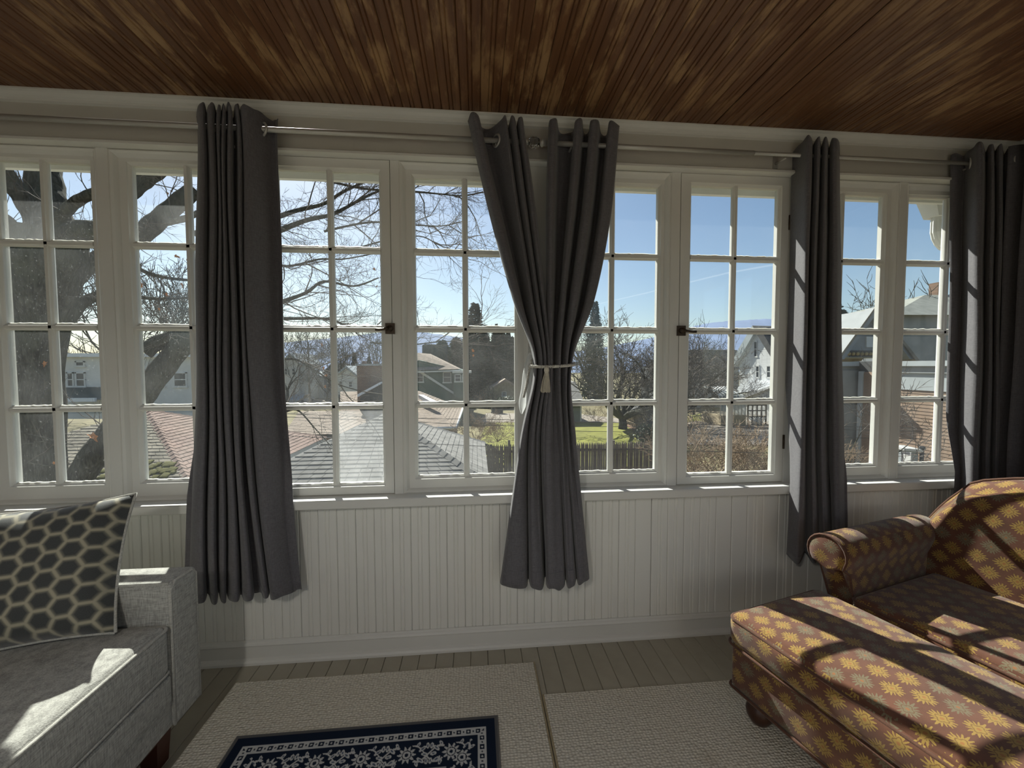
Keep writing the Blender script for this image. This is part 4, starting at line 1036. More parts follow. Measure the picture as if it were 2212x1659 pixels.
# near oak, its limbs crossing the left windows
oak = Bare(11); oak.top = 4.75
ok = thing('oak_tree', 'large bare oak with thick grey trunk close outside the leftmost windows', 'tree')
def limb(pl, r0, r1, dens=0, L=0.8, rad=0.012, lvl=2, start=0.15, k=9, bias=Vector((0, 0, 0.15))):
    pts = smooth_path([at(*p) for p in pl], 5); n = len(pts)
    rr = [(r0+(r1-r0)*i/(n-1))*(1+0.05*math.sin(i*1.7)) for i in range(n)]
    oak.limb.tube(pts, rr, k, cap=True)
    if dens: oak.along(pts, dens, L, rad, lvl, bias, start)
    return pts
tr = gnd(78, 1300); 
pts = smooth_path([at(74, 1500, 4.6), at(76, 1200, 4.6), at(78, 1000, 4.6), at(76, 800, 4.6), at(88, 660, 4.6), at(104, 570, 4.6), at(106, 500, 4.6)], 6)
rr = [0.29+0.14*max(0, min(1, (i-20)/10))-0.08*max(0, (i-31)/6)+0.012*math.sin(i*1.3) for i in range(len(pts))]
P = []
for i, p in enumerate(pts):
    P.append([p+Vector((math.cos(a), math.sin(a), 0))*rr[i]*(1+0.07*math.sin(a*5+i*0.3)+0.04*math.sin(a*11-i*0.5)) for a in [2*math.pi*j/26 for j in range(26)]])
trunk_m = MB().grid(P, closed=True); trunk_m.build('trunk', M['bark'], ok)
limb([(88, 540, 4.6), (78, 480, 4.6), (48, 425, 4.5), (16, 385, 4.4), (-20, 330, 4.3)], 0.14, 0.10, 3, 0.7)
limb([(112, 540, 4.6), (112, 470, 4.7), (100, 420, 4.8), (92, 360, 4.9), (90, 300, 5.0)], 0.24, 0.19)
limb([(60, 530, 4.6), (30, 495, 4.3), (0, 468, 4.1), (-60, 430, 3.9)], 0.11, 0.07, 3, 0.6)
limb([(108, 530, 4.6), (124, 492, 4.4), (137, 462, 4.3), (163, 437, 4.2), (196, 420, 4.1), (240, 402, 4.1)], 0.085, 0.06, 6, 0.55)
limb([(240, 440, 4.4), (285, 405, 4.5), (320, 380, 4.6), (350, 362, 4.7)], 0.14, 0.11, 5, 0.6)
limb([(108, 545, 4.6), (150, 505, 4.4), (205, 498, 4.3), (290, 512, 4.3), (335, 482, 4.3), (375, 448, 4.4), (420, 410, 4.5)], 0.15, 0.115, 6, 0.6)
limb([(360, 480, 4.3), (400, 472, 4.3), (440, 455, 4.2)], 0.05, 0.035, 5, 0.5)
limb([(120, 640, 4.6), (170, 590, 4.8), (215, 555, 5.0), (260, 520, 5.2)], 0.14, 0.10, 2, 0.6)
limb([(118, 730, 4.6), (160, 672, 4.8), (205, 640, 5.0), (300, 612, 5.0)], 0.11, 0.05, 3, 0.6)
limb([(96, 1130, 4.6), (165, 1040, 4.7), (222, 958, 4.8), (298, 866, 5.0), (356, 790, 5.1), (420, 715, 5.3), (500, 640, 5.6)], 0.19, 0.16, 2.5, 0.7)
limb([(310, 760, 5.0), (345, 738, 5.1), (400, 720, 5.2), (470, 690, 5.4)], 0.13, 0.09, 2, 0.6)
# long branches reaching across the third and fourth windows
for pl, r0, r1, dn in (
    ([(420, 505, 4.4), (560, 480, 4.5), (640, 455, 4.6), (700, 440, 4.7), (745, 412, 4.7), (820, 380, 4.8)], 0.045, 0.014, 7),
    ([(430, 600, 4.3), (560, 520, 4.5), (655, 478, 4.6), (720, 462, 4.6), (790, 425, 4.7), (850, 400, 4.7)], 0.05, 0.012, 7),
    ([(440, 640, 4.5), (560, 662, 4.5), (612, 650, 4.6), (662, 632, 4.6), (700, 608, 4.6), (765, 618, 4.6), (818, 600, 4.7)], 0.04, 0.010, 6),
    ([(430, 700, 4.6), (560, 690, 4.7), (640, 688, 4.7), (712, 690, 4.8), (770, 712, 4.8), (840, 716, 4.8)], 0.035, 0.010, 6),
    ([(560, 560, 4.5), (620, 575, 4.5), (690, 560, 4.6), (740, 560, 4.6), (822, 545, 4.7)], 0.022, 0.007, 7),
    ([(600, 380, 4.6), (700, 390, 4.7), (790, 408, 4.8), (895, 414, 4.9), (960, 420, 5.0), (1000, 423, 5.0), (1040, 415, 5.0)], 0.022, 0.008, 6),
    ([(700, 500, 4.6), (800, 480, 4.7), (895, 486, 4.8), (955, 488, 4.9), (1000, 478, 5.0)], 0.018, 0.006, 7),
    ([(760, 540, 4.6), (830, 520, 4.7), (905, 510, 4.8), (950, 530, 4.8), (992, 545, 4.9)], 0.014, 0.005, 7),
    ([(800, 740, 5.0), (880, 745, 5.0), (950, 738, 5.0), (1010, 735, 5.1), (1040, 720, 5.1)], 0.014, 0.005, 5),
    ([(560, 790, 4.6), (630, 775, 4.6), (680, 800, 4.5), (730, 830, 4.5), (800, 850, 4.6)], 0.022, 0.006, 5),
    ([(600, 900, 4.2), (640, 885, 4.2), (680, 925, 4.2), (716, 965, 4.1)], 0.018, 0.006, 5),
    ([(280, 570, 4.0), (320, 590, 4.0), (360, 600, 4.0), (415, 606, 4.0)], 0.03, 0.018, 6),
    ([(280, 640, 4.1), (330, 645, 4.1), (380, 645, 4.1), (430, 640, 4.1)], 0.025, 0.014, 5),
    ([(20, 790, 3.2), (60, 786, 3.2), (90, 812, 3.2), (112, 835, 3.2)], 0.009, 0.005, 2),
    ([(20, 910, 2.6), (50, 934, 2.6), (95, 945, 2.6), (130, 955, 2.6)], 0.006, 0.004, 1),
    ([(60, 1000, 2.6), (105, 1006, 2.6), (150, 998, 2.6), (195, 975, 2.6)], 0.006, 0.003, 2),
    ([(35, 960, 2.6), (75, 957, 2.6), (112, 952, 2.6), (160, 962, 2.6)], 0.005, 0.003, 1)):
    lp_ = limb(pl, r0, r1, dn*1.6, 0.46, 0.0055, 2, 0.05, 6, Vector((0, 0, 0.1)))
    if r0 > 0.012: oak.along(lp_, dn*0.55, 0.85, 0.013, 3, Vector((0.25, 0, 0.05)), 0.02, (3, 4))
oak.limb.build('limbs', M['bark'], ok, fix=False)
oak.twig.build('twigs', M['twig'], ok, 'stuff', fix=False)
# dry leaves still on the twigs: lobed, curled
def leaf_mesh():
    mb = MB(); n = 12; c = Vector((0, 0, 0)); ring_ = []
    for k in range(n):
        a = 2*math.pi*k/n; r_ = 0.5*(1 if k % 2 == 0 else 0.55)
        ring_.append(Vector((r_*math.cos(a)*0.75, r_*math.sin(a), 0.22*math.sin(a*2)*r_+0.12*abs(math.cos(a)))))
    b = [c]+ring_; fs = [(0, 1+k, 1+(k+1) % n) for k in range(n)]
    mb.add(b, fs, True); mb.add([p+Vector((0, 0, 0.015)) for p in b], [f[::-1] for f in fs], True)
    return mb.mesh('leaf')
lm = leaf_mesh(); lm.materials.append(M['leafdry'])
for px, py, Y, sz in [(98, 787, 3.2, 0.085), (200, 946, 2.6, 0.13), (305, 616, 4.0, 0.09), (392, 617, 4.0, 0.09), (358, 636, 4.1, 0.08), (362, 640, 4.1, 0.06), (380, 553, 4.3, 0.06), (385, 556, 4.3, 0.06), (405, 562, 4.3, 0.05), (344, 668, 4.2, 0.06), (118, 1000, 2.6, 0.045),
                      (694, 745, 4.7, 0.08), (700, 796, 4.6, 0.08), (704, 812, 4.6, 0.09), (703, 835, 4.5, 0.07), (725, 838, 4.5, 0.08), (668, 598, 4.6, 0.06), (1021, 757, 5.0, 0.09), (1022, 768, 5.0, 0.06), (808, 582, 4.7, 0.07), (815, 618, 4.7, 0.06), (900, 448, 4.9, 0.05), (730, 920, 4.2, 0.07), (370, 413, 4.5, 0.05), (362, 418, 4.5, 0.05)]:
    o = link(lm, 'leaf', None, ok); o.location = at(px, py, Y); o.scale = (sz, sz, sz); o.rotation_euler = (RNG.uniform(0.6, 1.6), RNG.uniform(-0.6, 0.6), RNG.uniform(0, 6))
del ok['category']; tag(ok, None, 'tree')

def bare_proto(seed, H, spread, trunk_r, stems, lvl, kids, twig_m, shrink=0.62, jit=0.18, up=0.05, base_h=0.0, rmin=0.008):
    b = Bare(seed, rmin)
    if base_h > 0: b.limb.tube([(0, 0, -0.3), (0.03, 0, base_h*0.5), (0, 0.02, base_h+0.05)], [trunk_r*1.2, trunk_r, trunk_r*0.9], 8)
    for k in range(stems):
        a = 2*math.pi*k/stems+b.r.uniform(-0.4, 0.4); tilt = spread*b.r.uniform(0.5, 1.1)
        b.grow(Vector((0, 0, base_h)), Vector((math.cos(a)*math.sin(tilt), math.sin(a)*math.sin(tilt), math.cos(tilt))), H*b.r.uniform(0.36, 0.46), trunk_r*0.6, lvl, kids, jit, up, shrink, 0.02)
    return b.limb.mesh('limbs', False), b.twig.mesh('twigs', False), twig_m
def plant_bare(proto, name, label, base, sc, rz, group=None, cat='tree'):
    l_, t_, m_ = proto
    if not l_.materials: l_.materials.append(M['bark'])
    if not t_.materials: t_.materials.append(m_)
    t = thing(name, label, cat, base, rz, group)
    o = link(l_, 'limbs', None, t); o.scale = sc
    if len(t_.polygons):
        o = link(t_, 'twigs', None, t, 'stuff'); o.scale = sc
    return t
# spreading bare tree beyond the fence
pr_apple = bare_proto(5, 8.2, 1.25, 0.26, 10, 5, (3, 4), M['twig'], 0.70, 0.20, 0.02, 0.7, 0.015)
b_ = at(1345, 900, 31); b_.z = gz(31); plant_bare(pr_apple, 'bare_tree', 'wide spreading bare tree with many dark limbs beyond the lawn', b_, (1.55, 1.15, 1.25), 0.4)
b_ = at(1468, 900, 33); b_.z = gz(33); plant_bare(pr_apple, 'bare_tree', 'second spreading bare tree, left of the white brick house', b_, (1.05, 0.95, 0.95), 2.1)
pr_wood = [bare_proto(20+k, 11, 0.55, 0.20, 4, 4, (3, 4), M['greytwig'], 0.70, 0.15, 0.06, 2.0, 0.022) for k in range(3)]
spots_ = [(-60, 700, 44, 1.7), (20, 690, 40, 1.65), (300, 650, 44, 1.55), (345, 640, 46, 1.65), (400, 655, 48, 1.5), (618, 745, 60, 1.05), (660, 738, 66, 1.05), (705, 755, 58, 0.85), (738, 735, 64, 1.05), (800, 760, 60, 0.9), (840, 770, 70, 1.0)]
lbls = ['bare grey tree seen left of the oak trunk in the leftmost window', 'bare grey tree directly behind the oak trunk', 'bare grey tree above white building, leftmost in second window', 'bare grey tree above white building, middle of second window', 'bare grey tree above white building beside the left curtain',
        'bare grey tree above far white houses beside the left curtain', 'bare grey tree behind the utility pole', 'small bare grey tree right of the utility pole', 'tall bare grey tree between the pole and the brick chimney', 'bare grey tree just behind the brick chimney', 'bare grey tree left of the green house, beyond the chimney']
for (px, py, Y, sc), lb in zip(spots_, lbls):
    p = at(px, py, Y); p.z = gz(Y)
    plant_bare(pr_wood[int(px) % 3], 'bare_tree', lb, p, (sc, sc, sc*0.95), px*0.7, 'bare trees behind the houses')
for px, Y, sc, lb in ((1500, 40, 0.8, 'bare tree behind the latch, left of the white brick house'), (1575, 62, 0.72, 'bare tree just left of the white brick house gable'), (1870, 34, 0.85, 'thin bare tree rising behind the ornate gable'), (1995, 26, 1.0, 'bare tree standing behind the grey hip roof at right'), (1390, 70, 0.8, 'bare tree far behind the blue shed'), (1250, 58, 0.75, 'bare grey tree behind the garage, beside the tied curtain'), (1440, 62, 0.7, 'bare grey tree behind the mullion left of the casement latch'), (1540, 66, 0.72, 'bare grey tree far behind the greenhouse')):
    p = at(px, 786, Y); p.z = gz(Y)
    plant_bare(pr_wood[int(px) % 3], 'bare_tree', lb, p, (sc, sc, sc), px*0.3)
b_ = at(1838, 900, 9.5); b_.z = -4.0
pr_sap = bare_proto(60, 4.6, 0.22, 0.05, 3, 4, (3, 4), M['twig'], 0.62, 0.2, 0.05, 1.4)
plant_bare(pr_sap, 'bare_sapling', 'thin bare sapling in front of the grey siding beside brown clapboards', b_, (1, 1, 1), 0.5)
# brushy shrubs
pr_br = [bare_proto(70+k, 2.6, 1.15, 0.03, 14, 3, (3, 5), M['brush'], 0.62, 0.22, 0.02) for k in range(2)]
for i, (px, py, Y, sc, lb) in enumerate([(1505, 1020, 9.0, 1.0, 'tangled tan brush below the casement with left latch, leftmost clump'), (1550, 1010, 9.5, 1.05, 'tangled tan brush in lower left pane, beside its right muntin'), (1590, 1030, 9.0, 0.85, 'tangled tan brush in lower right pane just past the muntin'), (1640, 1025, 10.0, 0.95, 'tangled tan brush in lower right pane beside the third curtain'),
                                 (1828, 1000, 9.0, 0.55, 'tan brush at the foot of the thin bare sapling'), (1856, 1020, 8.5, 0.4, 'low tan brush at the foot of the brown clapboards'), (1075, 935, 15.5, 0.7, 'tan twiggy shrub at grey roof corner by the lawn'), (1030, 935, 15.8, 0.75, 'brown twiggy shrub behind the grey roof corner'), (1046, 845, 52, 1.2, 'brown bushes left of the tan garage'), (1290, 890, 36, 0.9, 'low brown brush under the spreading bare tree')]):
    p = at(px, py, Y)
    if py > 900: p.z = max(gz(Y), p.z-0.4) if Y > 12 else gz(Y)+ (1.0 if Y < 10 else 0.6)
    else: p.z = gz(Y)
    if Y < 11: p.z = at(px, py, Y).z-0.25
    plant_bare(pr_br[i % 2], 'brush', lb, p, (sc, sc, sc), i*1.3, None, 'shrub')
# mound the brush grows on, below the window line
bk = structure(MB().grid([[Vector((x, y, -4.0+1.55*math.exp(-((x-5.8)/3.2)**2-((y-9.5)/2.2)**2)+0.04*math.sin(x*5+y*3))) for x in np.linspace(-1, 13, 40)] for y in np.linspace(5, 14, 24)]).build('ground', M['soil'], None), 'brown leafy bank below the brush')

def conifer_mesh(seed, H, R, layers, per, m, droop=0.25, clump=3, fine=0.11):
    r_ = random.Random(seed); tk = MB().tube([(0, 0, 0), (0, 0, H*0.5), (0, 0, H)], [0.16, 0.09, 0.015], 6); nd = MB()
    for l in range(layers):
        f_ = l/(layers-1); z = H*(0.04+0.95*f_); rad = R*(1-f_)**0.8+0.08
        for k in range(max(4, int(per*(1-0.6*f_)))):
            a = r_.uniform(0, 6.283); L = rad*r_.uniform(0.6, 1.1)
            for c in range(clump):
                t0 = r_.uniform(0.25, 1.0); q = Vector((math.cos(a)*L*t0, math.sin(a)*L*t0, z-droop*L*t0*t0+r_.uniform(-.1, .1)))
                ln = fine*R*r_.uniform(0.7, 1.4)+0.05; dv = Vector((math.cos(a+r_.gauss(0, .7)), math.sin(a+r_.gauss(0, .7)), r_.gauss(-0.1, 0.3))).normalized()
                sd = dv.cross(Vector((r_.gauss(0, 1), r_.gauss(0, 1), 1))).normalized()*ln*0.38; up_ = dv.cross(sd).normalized()*ln*0.22
                nd.add([q, q+dv*ln*0.5+sd, q+dv*ln, q+dv*ln*0.5-sd, q+dv*ln*0.5+up_], [(0, 1, 4), (1, 2, 4), (2, 3, 4), (3, 0, 4), (0, 3, 2, 1)])
    return tk.mesh('trunk', False), nd.mesh('needles', False), m
def plant_con(proto, label, base, sc, rz, group=None, cat='tree'):
    a, b, m = proto
    if not a.materials: a.materials.append(M['bark'])
    if not b.materials: b.materials.append(m)
    t = thing('conifer', label, cat, base, rz, group)
    o = link(a, 'trunk', None, t); o.scale = sc
    o = link(b, 'needles', None, t, 'stuff'); o.scale = sc
    return t
pc = conifer_mesh(1, 10, 2.2, 44, 60, M['needle'], 0.15, 6); pt = conifer_mesh(2, 10, 1.6, 44, 34, M['needleblue'], 0.25, 6); ps = conifer_mesh(3, 10, 2.6, 24, 20, M['needleblue'], 0.10, 22, 0.07)
for px, py, Y, lb in ((955, 728, 58, 'dark evergreen at the left end of the evergreen row'), (985, 722, 60, 'dark evergreen second from left in the row, behind green house'), (1015, 722, 60, 'dark evergreen in the middle of the row, below tall conifer'), (1045, 718, 61, 'dark evergreen right of the middle in the row'), (1078, 716, 60, 'dark evergreen behind the tan garage'), (1108, 722, 60, 'dark evergreen at the row end beside tied curtain')):
    p = at(px, py, Y); h_ = p.z-gz(Y); p.z = gz(Y); plant_con(pc, lb, p, (h_/10*1.9, h_/10*1.7, h_/10*RNG.uniform(0.94, 1.05)), px, 'dark evergreen row')
for px, py, Y, k, lb in ((1026, 655, 78, 1.7, 'tall blue-green conifer standing above the evergreen row'), (1072, 700, 80, 0.8, 'small conifer tip above the row, right of the tall one'), (1098, 703, 80, 0.8, 'conifer tip above the row beside the curtain'), (1286, 652, 58, 1.0, 'blue-green conifer beside the tied curtain, behind bare tree'), (765, 762, 75, 1.2, 'pale conifer behind the brick chimney'), (797, 770, 80, 1.2, 'pale conifer right of the brick chimney')):
    p = at(px, py, Y); h_ = p.z-gz(Y); p.z = gz(Y); plant_con(pt, lb, p, (h_/10*k, h_/10*k, h_/10), px)
p = at(1800, 632, 26); h_ = p.z-gz(26); p.z = gz(26); plant_con(ps, 'spruce with drooping branches beside the third curtain', p, (h_/10*1.05, h_/10*1.05, h_/10), 1.0)
pcol = conifer_mesh(4, 3, 0.32, 16, 22, M['needle'], 0.05, 4)
for px, lb in ((1053, 'dark columnar cedar left of the tan garage'), (1064, 'dark columnar cedar touching the tan garage')):
    p = at(px, 866, 50); p.z = gz(50); plant_con(pcol, lb, p, (1.25, 1.25, 0.95), px, 'columnar cedars by the garage')
def bush(name, label, base, rx, ry, rz_, m, seed, n=700, leaf=0.09):
    r_ = random.Random(seed); nd = MB()
    for _ in range(n):
        v = Vector((r_.gauss(0, 1), r_.gauss(0, 1), r_.gauss(0, 1))).normalized()*(r_.random()**0.4)
        q = Vector((v.x*rx, v.y*ry, rz_*(1+v.z)*0.55)); d1 = Vector((r_.gauss(0, 1), r_.gauss(0, 1), r_.gauss(0, 1))).normalized()*leaf; d2 = d1.orthogonal().normalized()*leaf*0.5
        nd.add([q, q+d1*0.5+d2, q+d1, q+d1*0.5-d2], [(0, 1, 2, 3)])
    t = thing(name, label, 'shrub', base)
    nd.build('foliage', m, t, 'stuff', fix=False)
    mb = MB()
    for k in range(6): mb.tube([(0, 0, 0), (rx*0.3*math.cos(k), ry*0.3*math.sin(k), rz_*0.6)], 0.02, 5)
    mb.build('stems', M['bark'], t); return t
p = gnd(1397, 958); bush('holly_bush', 'rounded glossy holly bush below the blue shed', p, 0.85, 0.8, 1.25, M['holly'], 4, 900, 0.17)
p = gnd(1092, 868+20); p = at(1092, 868, 49); p.z = gz(49); bush('hedge', 'rounded green hedge in front of the tan garage', p, 1.6, 0.9, 1.5, M['holly'], 5, 900, 0.22)
p = at(1052, 950, 16.2); p.z = -4.0; bush('dark_shrub', 'low dark shrub where the fence meets the grey roof', p, 0.9, 0.6, 1.6, M['needle'], 6, 600, 0.16)

# ------------------------------------------------------------------ roofs of the near houses
def shingle_face(mb, tri, course, m_tab, lift=0.018):
    """tri: [apex.., eave0, eave1] as polygon top(2 or 1 points) and eave edge; lays tabbed courses"""
    t0, t1, e0, e1 = tri
    nrm = (e1-e0).cross(t0-e0).normalized()
    if nrm.z < 0: nrm = -nrm
    H_ = ((t0+t1)/2-(e0+e1)/2).length; n = max(3, int(H_/course))
    for i in range(n):
        f0, f1 = i/n, min(1.0, (i+1.12)/n)
        a, b = e0.lerp(t0, f0), e1.lerp(t1, f0); c, d_ = e1.lerp(t1, f1), e0.lerp(t0, f1)
        L = (b-a).length; k = max(1, int(L/m_tab)); offs = 0.5*(i % 2)/k
        edges = [0.0]+[min(1, max(0, (j+0.0)/k+offs)) for j in range(1 if not i % 2 else 0, k)]+[1.0]
        for j in range(len(edges)-1):
            s0, s1 = edges[j], edges[j+1]
            if s1-s0 < 1e-4: continue
            gp_ = min(0.006/max(L, .1), (s1-s0)*0.2); jl = lift*RNG.uniform(0.8, 1.25)
            A_ = a.lerp(b, s0+gp_); B_ = a.lerp(b, s1-gp_); C2 = d_.lerp(c, s1-gp_); D2 = d_.lerp(c, s0+gp_)
            mb.add([A_+nrm*jl, B_+nrm*jl, C2+nrm*0.003, D2+nrm*0.003, A_, B_], [(0, 1, 2, 3), (0, 4, 5, 1)])
def hip_roof(par, apex0, apex1, x0, x1, y0, y1, ze, mats, course, tab, solid_m, wall_m, wall_z):
    c = [Vector((x0, y0, ze)), Vector((x1, y0, ze)), Vector((x1, y1, ze)), Vector((x0, y1, ze))]
    a0, a1 = Vector(apex0), Vector(apex1)
    MB().add([*c, a0, a1], [(0, 1, 5, 4), (1, 2, 5), (2, 3, 4, 5), (3, 0, 4), (3, 2, 1, 0)]).build('roof_deck', solid_m, par)
    for (nm, t0, t1, e0, e1), m in zip((('front', a0, a1, c[0], c[1]), ('right', a1, a1, c[1], c[2])), mats):
        mb = MB(); shingle_face(mb, (t0, t1, e0, e1), course, tab); mb.build('shingles', m, par, 'stuff', fix=False)
    # ridge caps along the two visible hips
    for e in (c[1], c[2]):
        t_ = a1; n = int((t_-e).length/0.22)
        for k in range(n):
            p0, p1 = e.lerp(t_, k/n), e.lerp(t_, (k+1.15)/n); dv = (p1-p0).normalized(); sd = dv.cross(Vector((0, 0, 1))).normalized()*0.13; up_ = Vector((0, 0, 0.05))
            mb = MB().add([p0-sd-up_*0.6, p0+up_, p0+sd-up_*0.6, p1-sd*0.9-up_*0.7, p1+up_*0.6, p1+sd*0.9-up_*0.7, ], [(0, 1, 4, 3), (1, 2, 5, 4), (2, 1, 0)])
            mb.build('ridge_cap', mats[1], par)
    ov = 0.35
    MB().box(x0+ov, x1-ov, y0+ov, y1-ov, wall_z, ze-0.02).build('wall', wall_m, par)
    MB().add([c[0]+Vector((0, 0, -.12)), c[1]+Vector((0, 0, -.12)), c[1], c[0]], [(0, 1, 2, 3)]).box(x0, x1, y0, y0+0.03, ze-0.14, ze-0.002).box(x1-0.03, x1, y0, y1, ze-0.14, ze-0.002).build('gutter_board', M['wsiding'], par)
nA = thing('house', 'low house with rust and mossy brown hip roof below the second window', 'house')
aA = at(318, 886, 12); cA1 = at(430, 1075, 8)
hip_roof(nA, aA, aA+Vector((0.01, 0, 0)), 2*aA.x-cA1.x, cA1.x, 8.0, 16.0, cA1.z, (M['roofbrown'], M['roofred']), 0.155, 0.30, M['roofdark'], M['brick'], -4.1)
for px, py, s_3 in [(RNG.uniform(315, 375), RNG.uniform(1000, 1040), RNG.uniform(0.10, 0.26)) for _ in range(26)]+[(RNG.uniform(190, 240), RNG.uniform(985, 1040), RNG.uniform(0.1, 0.22)) for _ in range(10)]:
    # moss cushions lie on the front slope near the hip
    d_ = bearing(px, py); e0 = Vector((cA1.x, 8, cA1.z)); nn = Vector((1, 0, 0)).cross(aA-Vector((aA.x, 8, cA1.z))).normalized()
    q = EYE+d_*((e0-EYE).dot(nn)/d_.dot(nn))
    if q.y > 8.1:
        ms = soft_box(0.30*s_3+0.03, 0.26*s_3+0.03, 0.022, 0.02, 0.012, 0, 3, 3); o = link(ms, 'moss', M['moss'], nA); ms.materials.append(M['moss']); o.location = q+Vector((0, 0, 0.02)); o.rotation_euler = (math.atan2(aA.z-cA1.z, 4), 0, 0)
nD = thing('house', 'near house with grey shingled hip roof below the fourth window', 'house')
aD = at(832, 893, 9.4)
hip_roof(nD, aD, aD+Vector((0.01, 0, 0)), 2*aD.x-0.27, 0.27, 7.0, 11.75, -1.28, (M['roofgrey'], M['roofgrey']), 0.14, 0.26, M['roofdark'], M['greys'], -4.1)
nE = thing('house', 'brick house with small tan hip roof beyond the grey roof, third window', 'house')
e0 = at(612, 940, 17); e1 = at(735, 940, 17); r0 = at(646, 888, 20); r1 = at(706, 888, 20)
hip_roof(nE, (r0.x, 20, r0.z), (r1.x, 20, r1.z), e0.x, e1.x, 17, 23, e0.z, (M['rooftan'], M['rooftan']), 0.2, 0.5, M['roofdark'], M['brick'], gz(17)-0.1)
nC = thing('house', 'brown-roofed house with brick chimney in front of the green house', 'house')
ra, rb, rc_, rd, re_ = at(735, 846, 27), at(905, 833, 27), at(1000, 866, 26), at(984, 928, 19.5), at(735, 925, 19.5)
rd.z = re_.z = (rd.z+re_.z)/2; rc_.z = rd.z; rc_ = Vector((rd.x, 30, rd.z)); rb.z = ra.z
MB().add([ra, rb, rd, re_, rc_, Vector((ra.x, 33, rd.z))], [(0, 1, 2, 3), (1, 4, 2), (0, 5, 4, 1), (3, 2, 4, 5)]).build('roof_deck', M['rooftan'], nC)
mb = MB(); shingle_face(mb, (ra, rb, re_, rd), 0.22, 0.5); mb.build('shingles', M['rooftan'], nC, 'stuff', fix=False)
mb = MB(); shingle_face(mb, (rb, rb, rd, rc_), 0.22, 0.5); mb.build('shingles', M['rooftan'], nC, 'stuff', fix=False)
MB().box(re_.x, rd.x-0.4, 20, 30, gz(20)-0.2, rd.z-0.05).build('wall', M['brick'], nC)
MB().tube([rd+Vector((0.05, 0, 0)), rc_+Vector((0.05, 0, 0))], 0.08, 6).tube([re_, rd], 0.08, 6).build('gutter', M['wsiding'], nC)
skp = [at(905, 857, 24), at(915, 857, 24), at(945, 872, 22.6), at(935, 874, 22.6)]
MB().prism([p+Vector((0, -0.2, 0.15)) for p in skp], (0, 0.1, -0.25)).build('skylight', M['snow'], nC)
ca, cb_ = at(772, 850, 24), at(826, 790, 24)
ch = MB().box(ca.x, cb_.x, 24, 25.2, ca.z-1.5, cb_.z).build('chimney', M['brick'], nC)
MB().box(ca.x-0.08, cb_.x+0.08, 23.92, 25.28, cb_.z, cb_.z+0.12).build('chimney_cap', M['greyband'], ch)
for xx in (0.3, 1.0): MB().lathe([(0.14, 0), (0.16, 0.02), (0.13, 0.18), (0.10, 0.18), (0.10, 0)], 10, (ca.x+xx, 24.6, cb_.z+0.12)).build('chimney_pot', M['roofred'], ch)
nG = thing('house', 'small dark gabled wing with white rake right of brick chimney', 'house')
MB().prism([at(778, 900, 22.6), at(778, 852, 22.6), at(822, 828, 22.6), at(846, 845, 22.6), at(846, 900, 22.6)], (0, 3, 0)).build('wall', M['roofdark'], nG)
MB().prism([at(772, 858, 22.5), at(822, 830, 22.5), at(822, 825, 22.5), at(772, 852, 22.5)], (0, 3.2, 0)).build('roof_slab', M['snow'], nG)

def pwall(par, pts, Y, dep, m, name='wall'):
    return MB().prism([at(px, py, Y) for px, py in pts], (0, dep, 0)).build(name, m, par)
def pwin(par, x0, x1, y0, y1, Y, bars=1, frame=None, glassm=None):
    a, b = at(x0, y1, Y), at(x1, y0, Y); t_ = 0.08
    fr_ = MB().box(a.x, a.x+t_, Y-0.07, Y, a.z, b.z).box(b.x-t_, b.x, Y-0.07, Y, a.z, b.z).box(a.x, b.x, Y-0.07, Y, b.z-t_, b.z).box(a.x-0.05, b.x+0.05, Y-0.10, Y, a.z-0.05, a.z+t_)
    if bars: fr_.box(a.x, b.x, Y-0.06, Y, (a.z+b.z)/2-0.03, (a.z+b.z)/2+0.03)
    o = fr_.build('window', frame or M['wsiding'], par)
    MB().box(a.x+0.02, b.x-0.02, Y-0.03, Y-0.01, a.z+0.02, b.z-0.02).build('pane', glassm or M['paneo'], o)
    return o
# green house
nB = thing('house', 'dark green sided house with tan roof and white window trim', 'house')
Yb = 40
pwall(nB, [(862, 900), (862, 792), (905, 778), (1001, 800), (1001, 900)], Yb, 8, M['greensiding'])
MB().prism([at(850, 802, Yb-0.6), at(903, 762, Yb+3), at(925, 764, Yb+3), at(992, 797, Yb-0.6)], (0, 2.5, 0.05)).build('roof_slab', M['rooftan'], nB)
MB().prism([at(898, 794, Yb-0.2), at(988, 852, Yb-0.2), at(988, 857, Yb-0.2), at(898, 800, Yb-0.2)], (0, 0.15, 0)).build('rake_board', M['wsiding'], nB)
MB().prism([at(850, 804, Yb-0.7), at(994, 799, Yb-0.7), at(994, 802, Yb-0.7), at(850, 807, Yb-0.7)], (0, 0.2, 0)).build('eave_board', M['wsiding'], nB)
pwin(nB, 901, 915, 803, 826, Yb); pwin(nB, 957, 975, 803, 827, Yb)
pwall(nB, [(980, 860), (980, 806), (1010, 806), (1010, 860)], Yb-1.2, 2.2, M['greensiding'], 'bay')
MB().prism([at(977, 806, Yb-1.3), at(1018, 806, Yb-1.3), at(1018, 801, Yb-1.3), at(977, 801, Yb-1.3)], (0, 2.2, 0)).build('bay_roof', M['wsiding'], nB)
pwin(nB, 982, 996, 808, 825, Yb-1.2); pwin(nB, 998, 1006, 808, 825, Yb-1.2)
nB2 = thing('house', 'house with tall dark roof block behind the green house', 'house')
pwall(nB2, [(912, 800), (912, 746), (918, 743), (960, 745), (966, 800)], 52, 5, M['roofdark'], 'roof_block'); pwall(nB2, [(905, 870), (905, 800), (970, 800), (970, 870)], 52.2, 4, M['greys'])
